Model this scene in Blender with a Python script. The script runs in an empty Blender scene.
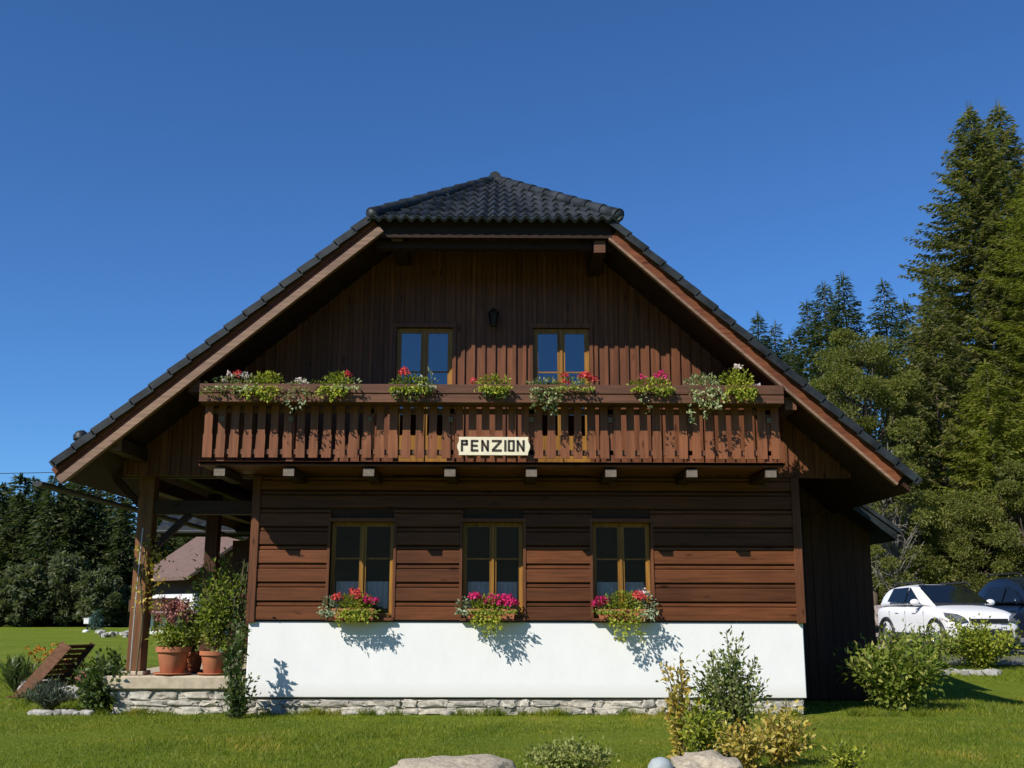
import bpy, bmesh, math, random
import numpy as np
from mathutils import Vector, Matrix, noise as mnoise

SC = bpy.context.scene
COL = SC.collection
R = math.radians
PI = math.pi

# ------------------------------------------------------------------ camera
CAM_P = np.array([-.3362, -16.6551, 1.5891])
YAW, PITCH, ROLL, FPX = .0064, .2077, .0024, 1060.0
_f = np.array([math.sin(YAW)*math.cos(PITCH), math.cos(YAW)*math.cos(PITCH), math.sin(PITCH)])
_r = np.array([math.cos(YAW), -math.sin(YAW), 0.0])
_u = np.cross(_r, _f)
CR = _r*math.cos(ROLL) + _u*math.sin(ROLL)
CU = -_r*math.sin(ROLL) + _u*math.cos(ROLL)
cam_data = bpy.data.cameras.new('camera')
cam = bpy.data.objects.new('camera', cam_data)
COL.objects.link(cam)
cam_data.sensor_width = 36.0
cam_data.lens = FPX/1024*36
cam_data.clip_start = 0.1
cam_data.clip_end = 4000
cam.matrix_world = Matrix(((CR[0], CU[0], -_f[0], CAM_P[0]), (CR[1], CU[1], -_f[1], CAM_P[1]),
                           (CR[2], CU[2], -_f[2], CAM_P[2]), (0, 0, 0, 1)))
SC.camera = cam

# ------------------------------------------------------------------ sky, sun, exposure
SUN = Vector((-1.06, -1.10, 1.22)).normalized()
elev = math.asin(SUN.z)
azim = math.atan2(SUN.x, SUN.y)
world = bpy.data.worlds.new('World')
SC.world = world
world.use_nodes = True
wn = world.node_tree
bg = wn.nodes['Background']
sky = wn.nodes.new('ShaderNodeTexSky')
sky.sky_type = 'NISHITA'
sky.sun_disc = False
sky.sun_elevation = elev
sky.sun_rotation = azim
sky.altitude = 900
sky.air_density = 1.0
sky.dust_density = 0.1
sky.ozone_density = 3.0
tone = wn.nodes.new('ShaderNodeMix')
tone.data_type = 'RGBA'
tone.blend_type = 'MULTIPLY'
tone.inputs[0].default_value = 1.0
tone.inputs[7].default_value = (.45, .80, 1.20, 1)
wn.links.new(sky.outputs['Color'], tone.inputs[6])
wn.links.new(tone.outputs[2], bg.inputs['Color'])
bg.inputs['Strength'].default_value = 0.1
sd = bpy.data.lights.new('sun', 'SUN')
sd.energy = 5.0
sd.angle = R(0.5)
sd.color = (1.0, .95, .87)
sun = bpy.data.objects.new('sun', sd)
COL.objects.link(sun)
sun.rotation_euler = SUN.to_track_quat('Z', 'Y').to_euler()
sun.location = (-30, -30, 40)
SC.view_settings.view_transform = 'Standard'
SC.view_settings.look = 'None'
SC.view_settings.exposure = 0.14
SC.view_settings.gamma = 1.0
SC.view_settings.use_curve_mapping = False

# ------------------------------------------------------------------ helpers
WLOC = {}


def at(px, py, y):
    d = _f + CR*(px-512)/FPX - CU*(py-384)/FPX
    return CAM_P + d*(y-CAM_P[1])/d[1]


def X(px, y, z=1.6):
    """world x of a column of the photograph at depth y"""
    return at(px, 384 - FPX*float((np.array([0, y, z])-CAM_P) @ CU)/float((np.array([0, y, z])-CAM_P) @ _f), y)[0]


def ss(a, b, v):
    t = np.clip((np.asarray(v, float)-a)/(b-a), 0, 1)
    return t*t*(3-2*t)


def H(x, y):
    """height of the ground"""
    sx = ss(4.5, 7.5, x)
    h = sx*(0.52*ss(3.0, 9.5, y) + .03*np.maximum(0, np.asarray(y, float)-10))
    return h


def tag(o, label=None, cat=None, group=None, kind=None):
    if label: o['label'] = label
    if cat: o['category'] = cat
    if group: o['group'] = group
    if kind: o['kind'] = kind
    return o


def empty(name, loc=(0, 0, 0), label=None, cat=None, group=None, rz=0):
    o = bpy.data.objects.new(name, None)
    o.empty_display_size = .2
    COL.objects.link(o)
    o.location = loc
    o.rotation_euler = (0, 0, rz)
    WLOC[o.name] = Vector((0, 0, 0)) if rz else Vector(loc)
    return tag(o, label, cat, group)


def link_mesh(name, me, mat, parent=None, local=True):
    o = bpy.data.objects.new(name, me)
    COL.objects.link(o)
    for m in (mat if isinstance(mat, (list, tuple)) else [mat]):
        me.materials.append(m)
    if parent is not None:
        o.parent = parent
    WLOC[o.name] = Vector((0, 0, 0))
    return o


def copy_tree(o, parent=None, skip=()):
    c = o.copy()
    COL.objects.link(c)
    c.parent = parent
    for ch in o.children:
        copy_tree(ch, c)
    return c


class MB:
    """collects shapes and links them as ONE mesh object"""
    def __init__(s):
        s.v, s.f, s.m = [], [], []
        s.cur = 0

    def add(s, vs, fs):
        b = len(s.v)
        s.v += [tuple(map(float, v)) for v in vs]
        s.f += [tuple(b+i for i in f) for f in fs]
        s.m += [s.cur]*len(fs)
        return s

    def box(s, x0, x1, y0, y1, z0, z1, ch=0.0):
        if ch <= 0:
            v = [(x0, y0, z0), (x1, y0, z0), (x1, y1, z0), (x0, y1, z0), (x0, y0, z1), (x1, y0, z1), (x1, y1, z1), (x0, y1, z1)]
            return s.add(v, [(3, 2, 1, 0), (4, 5, 6, 7), (0, 1, 5, 4), (1, 2, 6, 5), (2, 3, 7, 6), (3, 0, 4, 7)])
        bm = bmesh.new()
        bmesh.ops.create_cube(bm, size=1)
        for v in bm.verts:
            v.co = Vector(((x0+x1)/2+v.co.x*(x1-x0), (y0+y1)/2+v.co.y*(y1-y0), (z0+z1)/2+v.co.z*(z1-z0)))
        bmesh.ops.bevel(bm, geom=list(bm.edges), offset=ch, segments=1, affect='EDGES')
        s.bm(bm)
        return s

    def bm(s, bm, mtx=None):
        bm.verts.index_update()
        vs = [(mtx @ v.co if mtx else v.co) for v in bm.verts]
        s.add(vs, [tuple(v.index for v in f.verts) for f in bm.faces])
        bm.free()
        return s

    def bar(s, p0, p1, w, d, up=(0, 0, 1)):
        """rectangular bar from p0 to p1, w sideways and d along up"""
        p0, p1 = Vector(p0), Vector(p1)
        t = (p1-p0).normalized()
        a = t.cross(Vector(up)).normalized()
        b = a.cross(t).normalized()
        v = []
        for p in (p0, p1):
            for i, j in ((-1, -1), (1, -1), (1, 1), (-1, 1)):
                v.append(p+a*w/2*i+b*d/2*j)
        return s.add(v, [(3, 2, 1, 0), (4, 5, 6, 7), (0, 1, 5, 4), (1, 2, 6, 5), (2, 3, 7, 6), (3, 0, 4, 7)])

    def tube(s, pts, r, n=8, cap=True):
        pts = [Vector(p) for p in pts]
        k = len(pts)
        rs = r if isinstance(r, (list, tuple)) else [r]*k
        v = []
        ref = Vector((0.13, 0.21, 1))
        for i, p in enumerate(pts):
            t = (pts[min(i+1, k-1)]-pts[max(i-1, 0)]).normalized()
            a = t.cross(ref)
            if a.length < 1e-3: a = t.cross(Vector((1, 0, 0)))
            a.normalize()
            b = t.cross(a).normalized()
            for j in range(n):
                an = 2*PI*j/n
                v.append(p+(a*math.cos(an)+b*math.sin(an))*rs[i])
        f = []
        for i in range(k-1):
            for j in range(n):
                f.append((i*n+j, i*n+(j+1) % n, (i+1)*n+(j+1) % n, (i+1)*n+j))
        if cap:
            f.append(tuple(range(n-1, -1, -1)))
            f.append(tuple((k-1)*n+j for j in range(n)))
        return s.add(v, f)

    def lathe(s, prof, c=(0, 0, 0), n=20):
        v, f = [], []
        for r, z in prof:
            for j in range(n):
                a = 2*PI*j/n
                v.append((c[0]+r*math.cos(a), c[1]+r*math.sin(a), c[2]+z))
        for i in range(len(prof)-1):
            for j in range(n):
                f.append((i*n+j, i*n+(j+1) % n, (i+1)*n+(j+1) % n, (i+1)*n+j))
        f.append(tuple(range(n-1, -1, -1)))
        f.append(tuple((len(prof)-1)*n+j for j in range(n)))
        return s.add(v, f)

    def prism(s, poly, y0, y1):
        """polygon in x,z (anticlockwise seen from -y) pushed from y0 to y1"""
        n = len(poly)
        v = [(x, y0, z) for x, z in poly]+[(x, y1, z) for x, z in poly]
        f = [tuple(range(n)), tuple(range(2*n-1, n-1, -1))]
        for i in range(n):
            j = (i+1) % n
            f.append((i, i+n, j+n, j))
        return s.add(v, f)

    def slab(s, plan, zt, zb):
        """plan polygon (x,y) with top height zt(x,y) and bottom zb(x,y)"""
        n = len(plan)
        v = [(x, y, zb(x, y)) for x, y in plan]+[(x, y, zt(x, y)) for x, y in plan]
        f = [tuple(range(n-1, -1, -1)), tuple(range(n, 2*n))]
        for i in range(n):
            j = (i+1) % n
            f.append((i, j, j+n, i+n))
        return s.add(v, f)

    def stone(s, c, rx, ry, rz, rnd, rough=.18, sub=2, sq=.7):
        bm = bmesh.new()
        bmesh.ops.create_icosphere(bm, subdivisions=sub, radius=1)
        o = [rnd.uniform(0, 9) for _ in range(3)]
        for v in bm.verts:
            p = v.co
            q = Vector([math.copysign(abs(t)**sq, t) for t in p])
            k = 1+rough*(math.sin(p.x*3.1+o[0])*math.sin(p.y*2.7+o[1])+.6*math.sin(p.z*5+o[2]+p.x*4))
            if sub > 2:
                k += rough*1.6*mnoise.fractal(Vector((p.x*2.6+o[0], p.y*2.6+o[1], p.z*2.6+o[2])), .9, 2.1, 5)
            v.co = Vector((c[0]+q.x*rx*k, c[1]+q.y*ry*k, c[2]+q.z*rz*k))
        return s.bm(bm)

    def build(s, name, mat, parent=None, smooth=False, org=None):
        if org is None:
            org = Vector((0, 0, 0))
            p = parent
            if p is not None:
                while p.parent is not None:
                    p = p.parent
                org = WLOC.get(p.name, org)
        me = bpy.data.meshes.new(name)
        me.from_pydata([(v[0]-org[0], v[1]-org[1], v[2]-org[2]) for v in s.v], [], s.f)
        o = link_mesh(name, me, mat, parent)
        if isinstance(mat, (list, tuple)):
            me.polygons.foreach_set('material_index', s.m)
        bm = bmesh.new()
        bm.from_mesh(me)
        bmesh.ops.recalc_face_normals(bm, faces=bm.faces)
        bm.to_mesh(me)
        bm.free()
        if smooth:
            me.polygons.foreach_set('use_smooth', [True]*len(me.polygons))
            if smooth == 'auto':
                me.set_sharp_from_angle(angle=R(40))
        me.update()
        return o


def np_mesh(name, V, k, mat, parent=None):
    """fast mesh of loose k-gons: V is (n*k,3)"""
    V = np.ascontiguousarray(V, np.float32)
    n = len(V)//k
    me = bpy.data.meshes.new(name)
    me.vertices.add(n*k)
    me.vertices.foreach_set('co', V.ravel())
    me.loops.add(n*k)
    me.loops.foreach_set('vertex_index', np.arange(n*k, dtype=np.int32))
    me.polygons.add(n)
    me.polygons.foreach_set('loop_start', np.arange(0, n*k, k, dtype=np.int32))
    me.update(calc_edges=True)
    return link_mesh(name, me, mat, parent)


def unit(a):
    return a/np.maximum(np.linalg.norm(a, axis=-1, keepdims=True), 1e-9)


def cards(C, D, N, L, W, fold=.25):
    """leaf shaped quads: base C, direction D, rough normal N"""
    D = unit(D)
    S = unit(np.cross(D, N))
    N = np.cross(S, D)
    L = np.broadcast_to(np.asarray(L, float), (len(C),))[:, None]
    W = np.broadcast_to(np.asarray(W, float), (len(C),))[:, None]
    m = C+D*L*.45+N*fold*W
    return np.stack([C, m+S*W/2, C+D*L, m-S*W/2], 1).reshape(-1, 3)


# ------------------------------------------------------------------ materials
def new_mat(name):
    m = bpy.data.materials.new(name)
    m.use_nodes = True
    nt = m.node_tree
    return m, nt, nt.nodes['Principled BSDF']


def node(nt, t, **kw):
    n = nt.nodes.new(t)
    for k, v in kw.items():
        if k in n.inputs: n.inputs[k].default_value = v
        else: setattr(n, k, v)
    return n


def ramp(nt, stops, src):
    r = nt.nodes.new('ShaderNodeValToRGB')
    el = r.color_ramp.elements
    while len(el) < len(stops): el.new(.5)
    for e, (p, c) in zip(el, stops):
        e.position = p
        e.color = (*c, 1)
    nt.links.new(src, r.inputs['Fac'])
    return r.outputs['Color']


def coords(nt, scale=(1, 1, 1)):
    tc = nt.nodes.new('ShaderNodeTexCoord')
    mp = nt.nodes.new('ShaderNodeMapping')
    mp.inputs['Scale'].default_value = scale
    nt.links.new(tc.outputs['Object'], mp.inputs['Vector'])
    return mp.outputs['Vector']


def bump(nt, b, src, strength, dist=.02):
    bp = nt.nodes.new('ShaderNodeBump')
    bp.inputs['Strength'].default_value = strength
    bp.inputs['Distance'].default_value = dist
    nt.links.new(src, bp.inputs['Height'])
    nt.links.new(bp.outputs['Normal'], b.inputs['Normal'])


def mixc(nt, fac, a, b, mode='MIX'):
    mx = nt.nodes.new('ShaderNodeMix')
    mx.data_type = 'RGBA'
    mx.blend_type = mode
    for sock, val in ((mx.inputs[0], fac), (mx.inputs[6], a), (mx.inputs[7], b)):
        if hasattr(val, 'is_linked'): nt.links.new(val, sock)
        elif isinstance(val, (int, float)): sock.default_value = val
        else: sock.default_value = (*val, 1)
    return mx.outputs[2]


def k3(c, k):
    return tuple(min(1, x*k) for x in c)


def wood(name, col, axis='X', rough=.5, var=.3):
    m, nt, b = new_mat(name)
    sc = {'X': (.9, 16, 16), 'Y': (16, .9, 16), 'Z': (16, 16, .9)}[axis]
    n1 = node(nt, 'ShaderNodeTexNoise', Scale=1.6, Detail=6, Roughness=.65)
    nt.links.new(coords(nt, sc), n1.inputs['Vector'])
    c1 = ramp(nt, [(.25, k3(col, .55)), (.5, col), (.78, k3(col, 1.45))], n1.outputs['Fac'])
    g = nt.nodes.new('ShaderNodeNewGeometry')
    n2 = node(nt, 'ShaderNodeTexNoise', Scale=.9, Detail=3)
    nt.links.new(coords(nt), n2.inputs['Vector'])
    vo = node(nt, 'ShaderNodeTexVoronoi', Scale=1.0)
    ks = {'X': (1.7, 5, 5), 'Y': (5, 1.7, 5), 'Z': (5, 5, 1.7)}[axis]
    nt.links.new(coords(nt, ks), vo.inputs['Vector'])
    knots = ramp(nt, [(.05, (.30, .27, .25)), (.11, (.75, .72, .70)), (.16, (1, 1, 1))], vo.outputs['Distance'])
    c1 = mixc(nt, 1.0, c1, knots, 'MULTIPLY')
    c2 = ramp(nt, [(0, (1-var,)*3), (1, (1+var*.6, 1+var*.5, 1+var*.4))], g.outputs['Random Per Island'])
    c3 = ramp(nt, [(.3, (.75, .75, .78)), (.7, (1.12, 1.1, 1.06))], n2.outputs['Fac'])
    c = mixc(nt, 1.0, mixc(nt, 1.0, c1, c2, 'MULTIPLY'), c3, 'MULTIPLY')
    nt.links.new(c, b.inputs['Base Color'])
    b.inputs['Roughness'].default_value = rough
    b.inputs['Specular IOR Level'].default_value = .25
    bump(nt, b, n1.outputs['Fac'], .35, .01)
    return m


def plain(name, col, rough=.6, noise=.15, scale=6.0, metal=0.0, bmp=0.0, spec=.5):
    m, nt, b = new_mat(name)
    n1 = node(nt, 'ShaderNodeTexNoise', Scale=scale, Detail=6, Roughness=.6)
    nt.links.new(coords(nt), n1.inputs['Vector'])
    nt.links.new(ramp(nt, [(.3, k3(col, 1-noise)), (.7, k3(col, 1+noise))], n1.outputs['Fac']), b.inputs['Base Color'])
    b.inputs['Roughness'].default_value = rough
    b.inputs['Metallic'].default_value = metal
    b.inputs['Specular IOR Level'].default_value = spec
    if bmp: bump(nt, b, n1.outputs['Fac'], bmp)
    return m


def stone_mat(name, cols, scale=5.0):
    m, nt, b = new_mat(name)
    g = nt.nodes.new('ShaderNodeNewGeometry')
    n1 = node(nt, 'ShaderNodeTexNoise', Scale=scale, Detail=8, Roughness=.7)
    nt.links.new(coords(nt), n1.inputs['Vector'])
    k = len(cols)
    c1 = ramp(nt, [(i/max(1, k-1), c) for i, c in enumerate(cols)], g.outputs['Random Per Island'])
    c2 = ramp(nt, [(.3, (.55, .54, .52)), (.6, (1.1, 1.1, 1.08))], n1.outputs['Fac'])
    nt.links.new(mixc(nt, 1.0, c1, c2, 'MULTIPLY'), b.inputs['Base Color'])
    b.inputs['Roughness'].default_value = .9
    bump(nt, b, n1.outputs['Fac'], .7, .03)
    return m


def leafm(name, cols, trans=.25, rough=.55, spec=.3):
    m, nt, b = new_mat(name)
    g = nt.nodes.new('ShaderNodeNewGeometry')
    k = len(cols)
    c1 = ramp(nt, [(i/max(1, k-1), c) for i, c in enumerate(cols)], g.outputs['Random Per Island'])
    n1 = node(nt, 'ShaderNodeTexNoise', Scale=.8, Detail=3)
    nt.links.new(coords(nt), n1.inputs['Vector'])
    if name == 'grass_blades':
        n1.inputs['Detail'].default_value = 6
        c2 = ramp(nt, [(.30, (.62, .74, .6)), (.5, (1, 1, 1)), (.58, (1.12, 1.04, 1.0)), (.68, (1.7, 1.25, 1.9))], n1.outputs['Fac'])
        n3 = node(nt, 'ShaderNodeTexNoise', Scale=3.5, Detail=4, Roughness=.7)
        nt.links.new(coords(nt), n3.inputs['Vector'])
        c1 = mixc(nt, 1.0, c1, ramp(nt, [(.35, (.62, .74, .8)), (.5, (1, 1, 1)), (.65, (1.25, 1.15, 1))], n3.outputs['Fac']), 'MULTIPLY')
    else:
        c2 = ramp(nt, [(.3, (.7, .72, .7)), (.7, (1.2, 1.18, 1.1))], n1.outputs['Fac'])
    c = mixc(nt, 1.0, c1, c2, 'MULTIPLY')
    nt.links.new(c, b.inputs['Base Color'])
    b.inputs['Roughness'].default_value = rough
    b.inputs['Specular IOR Level'].default_value = spec
    if trans:
        tr = nt.nodes.new('ShaderNodeBsdfTranslucent')
        nt.links.new(mixc(nt, 1.0, c, (1.1, 1.25, .6), 'MULTIPLY'), tr.inputs['Color'])
        mx = nt.nodes.new('ShaderNodeMixShader')
        mx.inputs[0].default_value = trans
        out = nt.nodes['Material Output']
        nt.links.new(b.outputs[0], mx.inputs[1])
        nt.links.new(tr.outputs[0], mx.inputs[2])
        nt.links.new(mx.outputs[0], out.inputs['Surface'])
    return m


def glass(name, refl, tint=(.75, .8, .8)):
    m, nt, b = new_mat(name)
    gl = node(nt, 'ShaderNodeBsdfGlossy', Roughness=.015)
    gl.inputs['Color'].default_value = (.9, .95, 1, 1)
    tr = nt.nodes.new('ShaderNodeBsdfTransparent')
    tr.inputs['Color'].default_value = (*tint, 1)
    lw = node(nt, 'ShaderNodeLayerWeight', Blend=.25)
    mp = node(nt, 'ShaderNodeMapRange')
    mp.inputs['To Min'].default_value = refl
    mp.inputs['To Max'].default_value = 1
    nt.links.new(lw.outputs['Fresnel'], mp.inputs['Value'])
    mx = nt.nodes.new('ShaderNodeMixShader')
    nt.links.new(mp.outputs[0], mx.inputs[0])
    nt.links.new(tr.outputs[0], mx.inputs[1])
    nt.links.new(gl.outputs[0], mx.inputs[2])
    nt.links.new(mx.outputs[0], nt.nodes['Material Output'].inputs['Surface'])
    return m


M = {}
WD = (.105, .034, .014)
M['log'] = wood('stained_log_wood', (.155, .055, .021), 'X', .5, .45)
M['logv'] = wood('stained_corner_wood', (.135, .052, .023), 'Z', .5)
M['gable'] = wood('stained_gable_boards', (.165, .063, .028), 'Z', .55, .22)
M['barge'] = wood('stained_barge_wood', (.175, .062, .028), 'X', .45, .1)
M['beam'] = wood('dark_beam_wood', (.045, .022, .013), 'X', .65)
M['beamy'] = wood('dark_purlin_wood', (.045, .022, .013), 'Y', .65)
M['post'] = wood('porch_post_wood', (.19, .085, .036), 'Z', .55)
M['bal'] = wood('baluster_wood', (.225, .088, .040), 'Z', .5, .45)
M['trough'] = wood('weathered_trough_wood', (.15, .070, .040), 'X', .6)
M['endgrain'] = plain('grey_end_grain', (.17, .135, .105), .85, .25, 20)
M['strip'] = wood('weathered_strip_wood', (.25, .155, .105), 'X', .6, .1)
M['rackw'] = wood('weathered_rack_wood', (.20, .10, .055), 'X', .75, .3)
M['honey'] = wood('honey_frame_wood', (.31, .155, .032), 'Z', .4, .15)
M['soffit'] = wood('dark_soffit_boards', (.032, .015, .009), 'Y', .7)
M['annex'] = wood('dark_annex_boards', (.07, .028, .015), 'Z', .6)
M['white'] = plain('white_render', (.80, .80, .78), .85, .035, 3, bmp=.08)
def render_mat():
    m, nt, b = new_mat('white_render')
    tc = nt.nodes.new('ShaderNodeTexCoord')
    sx = nt.nodes.new('ShaderNodeSeparateXYZ')
    nt.links.new(tc.outputs['Object'], sx.inputs[0])
    n1 = node(nt, 'ShaderNodeTexNoise', Scale=3.0, Detail=8, Roughness=.7)
    nt.links.new(coords(nt, (1, 1, .6)), n1.inputs['Vector'])
    n2 = node(nt, 'ShaderNodeTexNoise', Scale=60, Detail=3)
    nt.links.new(coords(nt), n2.inputs['Vector'])
    # splash dirt: a ragged band along the foot of the wall
    h = node(nt, 'ShaderNodeMapRange')
    h.inputs['From Min'].default_value = .25
    h.inputs['From Max'].default_value = .52
    h.inputs['To Min'].default_value = .62
    h.inputs['To Max'].default_value = -.1
    nt.links.new(sx.outputs['Z'], h.inputs['Value'])
    ad = node(nt, 'ShaderNodeMath', operation='MULTIPLY')
    nt.links.new(h.outputs[0], ad.inputs[0])
    nt.links.new(n1.outputs['Fac'], ad.inputs[1])
    base = ramp(nt, [(.3, (.79, .79, .77)), (.7, (.85, .85, .83))], n1.outputs['Fac'])
    nt.links.new(mixc(nt, ad.outputs[0], base, (.50, .44, .34)), b.inputs['Base Color'])
    b.inputs['Roughness'].default_value = .9
    bump(nt, b, n2.outputs['Fac'], .25, .01)
    return m


M['plinth'] = render_mat()
M['tile'] = plain('black_glazed_tile', (.020, .024, .026), .5, .75, 4, spec=.3, bmp=.1)
M['metal'] = plain('dark_gutter_metal', (.018, .018, .02), .6, .2, 6)
M['zinc'] = plain('pale_zinc', (.5, .5, .48), .4, .15, 8, metal=.5)
M['glass_low'] = glass('window_glass', .02, (.85, .87, .86))
M['glass_up'] = glass('balcony_door_glass', .11, (.5, .5, .5))
M['lace'] = plain('white_lace', (.78, .78, .76), .9, .2, 30)
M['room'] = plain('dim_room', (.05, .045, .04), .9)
M['terracotta'] = plain('terracotta', (.42, .145, .065), .75, .18, 8)
M['stone'] = stone_mat('pale_wall_stone', [(.46, .41, .33), (.58, .53, .44), (.38, .35, .30), (.62, .58, .50)], 13)
M['mortar'] = plain('rough_mortar', (.36, .33, .27), .95, .25, 12, bmp=.5)
M['slabstone'] = plain('sandstone_slab', (.46, .38, .27), .9, .22, 7, bmp=.35)
M['rock'] = stone_mat('garden_rock', [(.42, .39, .34), (.5, .48, .44), (.33, .31, .28)], 4)
M['tanrock'] = stone_mat('tan_boulder', [(.42, .35, .25), (.46, .39, .29)], 22)
M['sign'] = plain('cream_sign_paint', (.78, .70, .50), .7, .1, 14)
M['ink'] = plain('dark_letter_paint', (.035, .022, .015), .6)
M['black'] = plain('black_iron', (.012, .012, .012), .5)
M['bark'] = plain('tree_bark', (.10, .075, .055), .95, .35, 5, bmp=.6)
M['greybark'] = plain('pale_grey_bark', (.15, .135, .115), .95, .3, 5, bmp=.4)
M['stem'] = plain('green_stem', (.10, .09, .04), .8)
M['spruce'] = leafm('spruce_needles', [(.032, .055, .020), (.055, .080, .028), (.080, .102, .036), (.12, .12, .05)], .35, .6)
M['spruce_cone'] = leafm('coned_spruce_needles', [(.085, .11, .034), (.14, .15, .048), (.19, .185, .065), (.30, .24, .13)], .52, .6)
M['larch'] = leafm('yellow_green_larch', [(.15, .17, .03), (.22, .23, .04), (.28, .27, .055)], .5)
M['decid'] = leafm('olive_leaves', [(.12, .145, .035), (.19, .20, .05), (.28, .265, .075)], .52)
M['pale'] = leafm('pale_willow_leaves', [(.08, .10, .055), (.13, .15, .075), (.19, .205, .115)], .42)
M['bushy'] = leafm('bright_shrub_leaves', [(.11, .17, .022), (.20, .27, .038), (.30, .35, .06), (.46, .43, .13)], .42)
M['dark'] = leafm('dark_shrub_leaves', [(.045, .08, .022), (.08, .125, .034), (.15, .19, .065)], .35, .45, .4)
M['shrubmid'] = leafm('mid_green_leaves', [(.09, .13, .035), (.16, .21, .055), (.28, .31, .11), (.42, .42, .18)], .42, .5, .3)
M['varieg'] = leafm('variegated_leaves', [(.06, .10, .03), (.25, .30, .10), (.5, .52, .32), (.12, .18, .05)], .25)
M['yellowg'] = leafm('yellow_green_leaves', [(.12, .18, .02), (.28, .32, .03), (.42, .42, .05), (.2, .26, .03)], .3)
M['mound'] = leafm('pale_mound_leaves', [(.20, .24, .05), (.32, .35, .09), (.42, .42, .15), (.16, .2, .04)], .3)
M['yellow'] = leafm('autumn_yellow_leaves', [(.26, .24, .04), (.55, .42, .07), (.66, .54, .16), (.5, .27, .04)], .35)
M['silver'] = leafm('silver_leaves', [(.14, .19, .10), (.28, .33, .20), (.46, .50, .36)], .2)
M['pink'] = leafm('magenta_petals', [(.55, .015, .13), (.75, .03, .25), (.6, .02, .08)], .25)
M['coral'] = leafm('coral_petals', [(.72, .06, .06), (.8, .12, .12), (.6, .02, .05)], .25)
M['whitep'] = leafm('white_petals', [(.75, .72, .72), (.8, .6, .66)], .2)
M['rose'] = leafm('dusty_pink_plumes', [(.42, .15, .14), (.50, .22, .20), (.30, .10, .10)], .2)
M['orange'] = leafm('orange_petals', [(.6, .3, .02), (.65, .12, .02), (.6, .42, .04)], .2)
M['lav'] = leafm('grey_green_needles', [(.05, .075, .05), (.09, .12, .085), (.13, .15, .11)], .15)
M['grassb'] = leafm('grass_blades', [(.11, .16, .010), (.16, .215, .014), (.21, .25, .022), (.32, .30, .06)], .42, .5, .25)
M['carwhite'] = plain('white_car_paint', (.78, .78, .78), .32, .0, 1)
M['carblue'] = plain('dark_blue_car_paint', (.008, .014, .03), .15, .02, 1)
M['carglass'] = plain('dark_car_glass', (.006, .008, .01), .04, .02, 1)
M['carblack'] = plain('black_car_plastic', (.015, .015, .016), .55)
M['tyre'] = plain('tyre_rubber', (.015, .015, .015), .85)
M['rim'] = plain('alloy_rim', (.45, .46, .47), .3, .05, 3, metal=.8)
M['lens'] = plain('headlamp_lens', (.10, .11, .12), .08, .5, 30)
M['farroof'] = plain('brown_far_roof', (.15, .092, .072), .85, .2, 3)
M['brick'] = plain('red_brick', (.33, .10, .06), .9, .25, 8)
M['farwood'] = wood('far_house_wood', (.10, .05, .03), 'Z', .7)
M['bluegreen'] = leafm('blue_green_needles', [(.06, .12, .11), (.10, .17, .16)], .2)
M['globe'] = plain('pale_stone_globe', (.34, .38, .38), .55, .2, 12, bmp=.2)


def lawn_mat():
    m, nt, b = new_mat('lawn_turf')
    n1 = node(nt, 'ShaderNodeTexNoise', Scale=.35, Detail=5, Roughness=.6)
    nt.links.new(coords(nt), n1.inputs['Vector'])
    n2 = node(nt, 'ShaderNodeTexNoise', Scale=22, Detail=6, Roughness=.8)
    nt.links.new(coords(nt), n2.inputs['Vector'])
    c1 = ramp(nt, [(.3, (.13, .18, .014)), (.55, (.175, .225, .02)), (.75, (.26, .25, .05))], n1.outputs['Fac'])
    c2 = ramp(nt, [(.3, (.45, .5, .4)), (.65, (1.2, 1.2, 1.1))], n2.outputs['Fac'])
    nt.links.new(mixc(nt, 1.0, c1, c2, 'MULTIPLY'), b.inputs['Base Color'])
    b.inputs['Roughness'].default_value = .95
    b.inputs['Specular IOR Level'].default_value = .1
    bump(nt, b, n2.outputs['Fac'], .8, .05)
    return m


M['lawn'] = lawn_mat()
M['gravel'] = plain('parking_gravel', (.16, .15, .14), .95, .4, 40, bmp=.6)

# ------------------------------------------------------------------ ground
def ground():
    xs = np.concatenate([[-900, -400, -200, -120], np.arange(-80, 81, 2.0), [120, 200, 400, 900]])
    ys = np.concatenate([[-60, -30], np.arange(-18, 100, 1.5), [120, 160, 250, 400, 900]])
    gx, gy = np.meshgrid(xs, ys)
    gz = H(np.clip(gx, -900, 200), np.clip(gy, -60, 160))
    nx, ny = len(xs), len(ys)
    v = np.stack([gx, gy, gz], -1).reshape(-1, 3)
    f = [(j*nx+i, j*nx+i+1, (j+1)*nx+i+1, (j+1)*nx+i) for j in range(ny-1) for i in range(nx-1)]
    mb = MB()
    mb.v = [tuple(p) for p in v]
    mb.f = f
    mb.m = [0]*len(f)
    o = mb.build('lawn', M['lawn'], smooth=True)
    o['kind'] = 'structure'
    # parking ground beneath the cars
    mb = MB()
    gx = np.arange(7.6, 30, 1.0)
    gy = np.arange(7.2, 17, .7)
    nx = len(gx)
    for y in gy:
        for x in gx:
            mb.v.append((x, y, float(H(x, y))+.02))
    mb.f = [(j*nx+i, j*nx+i+1, (j+1)*nx+i+1, (j+1)*nx+i) for j in range(len(gy)-1) for i in range(nx-1)]
    mb.m = [0]*len(mb.f)
    o = mb.build('parking_area', M['gravel'], smooth=True)
    o['kind'] = 'structure'


ground()


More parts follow.
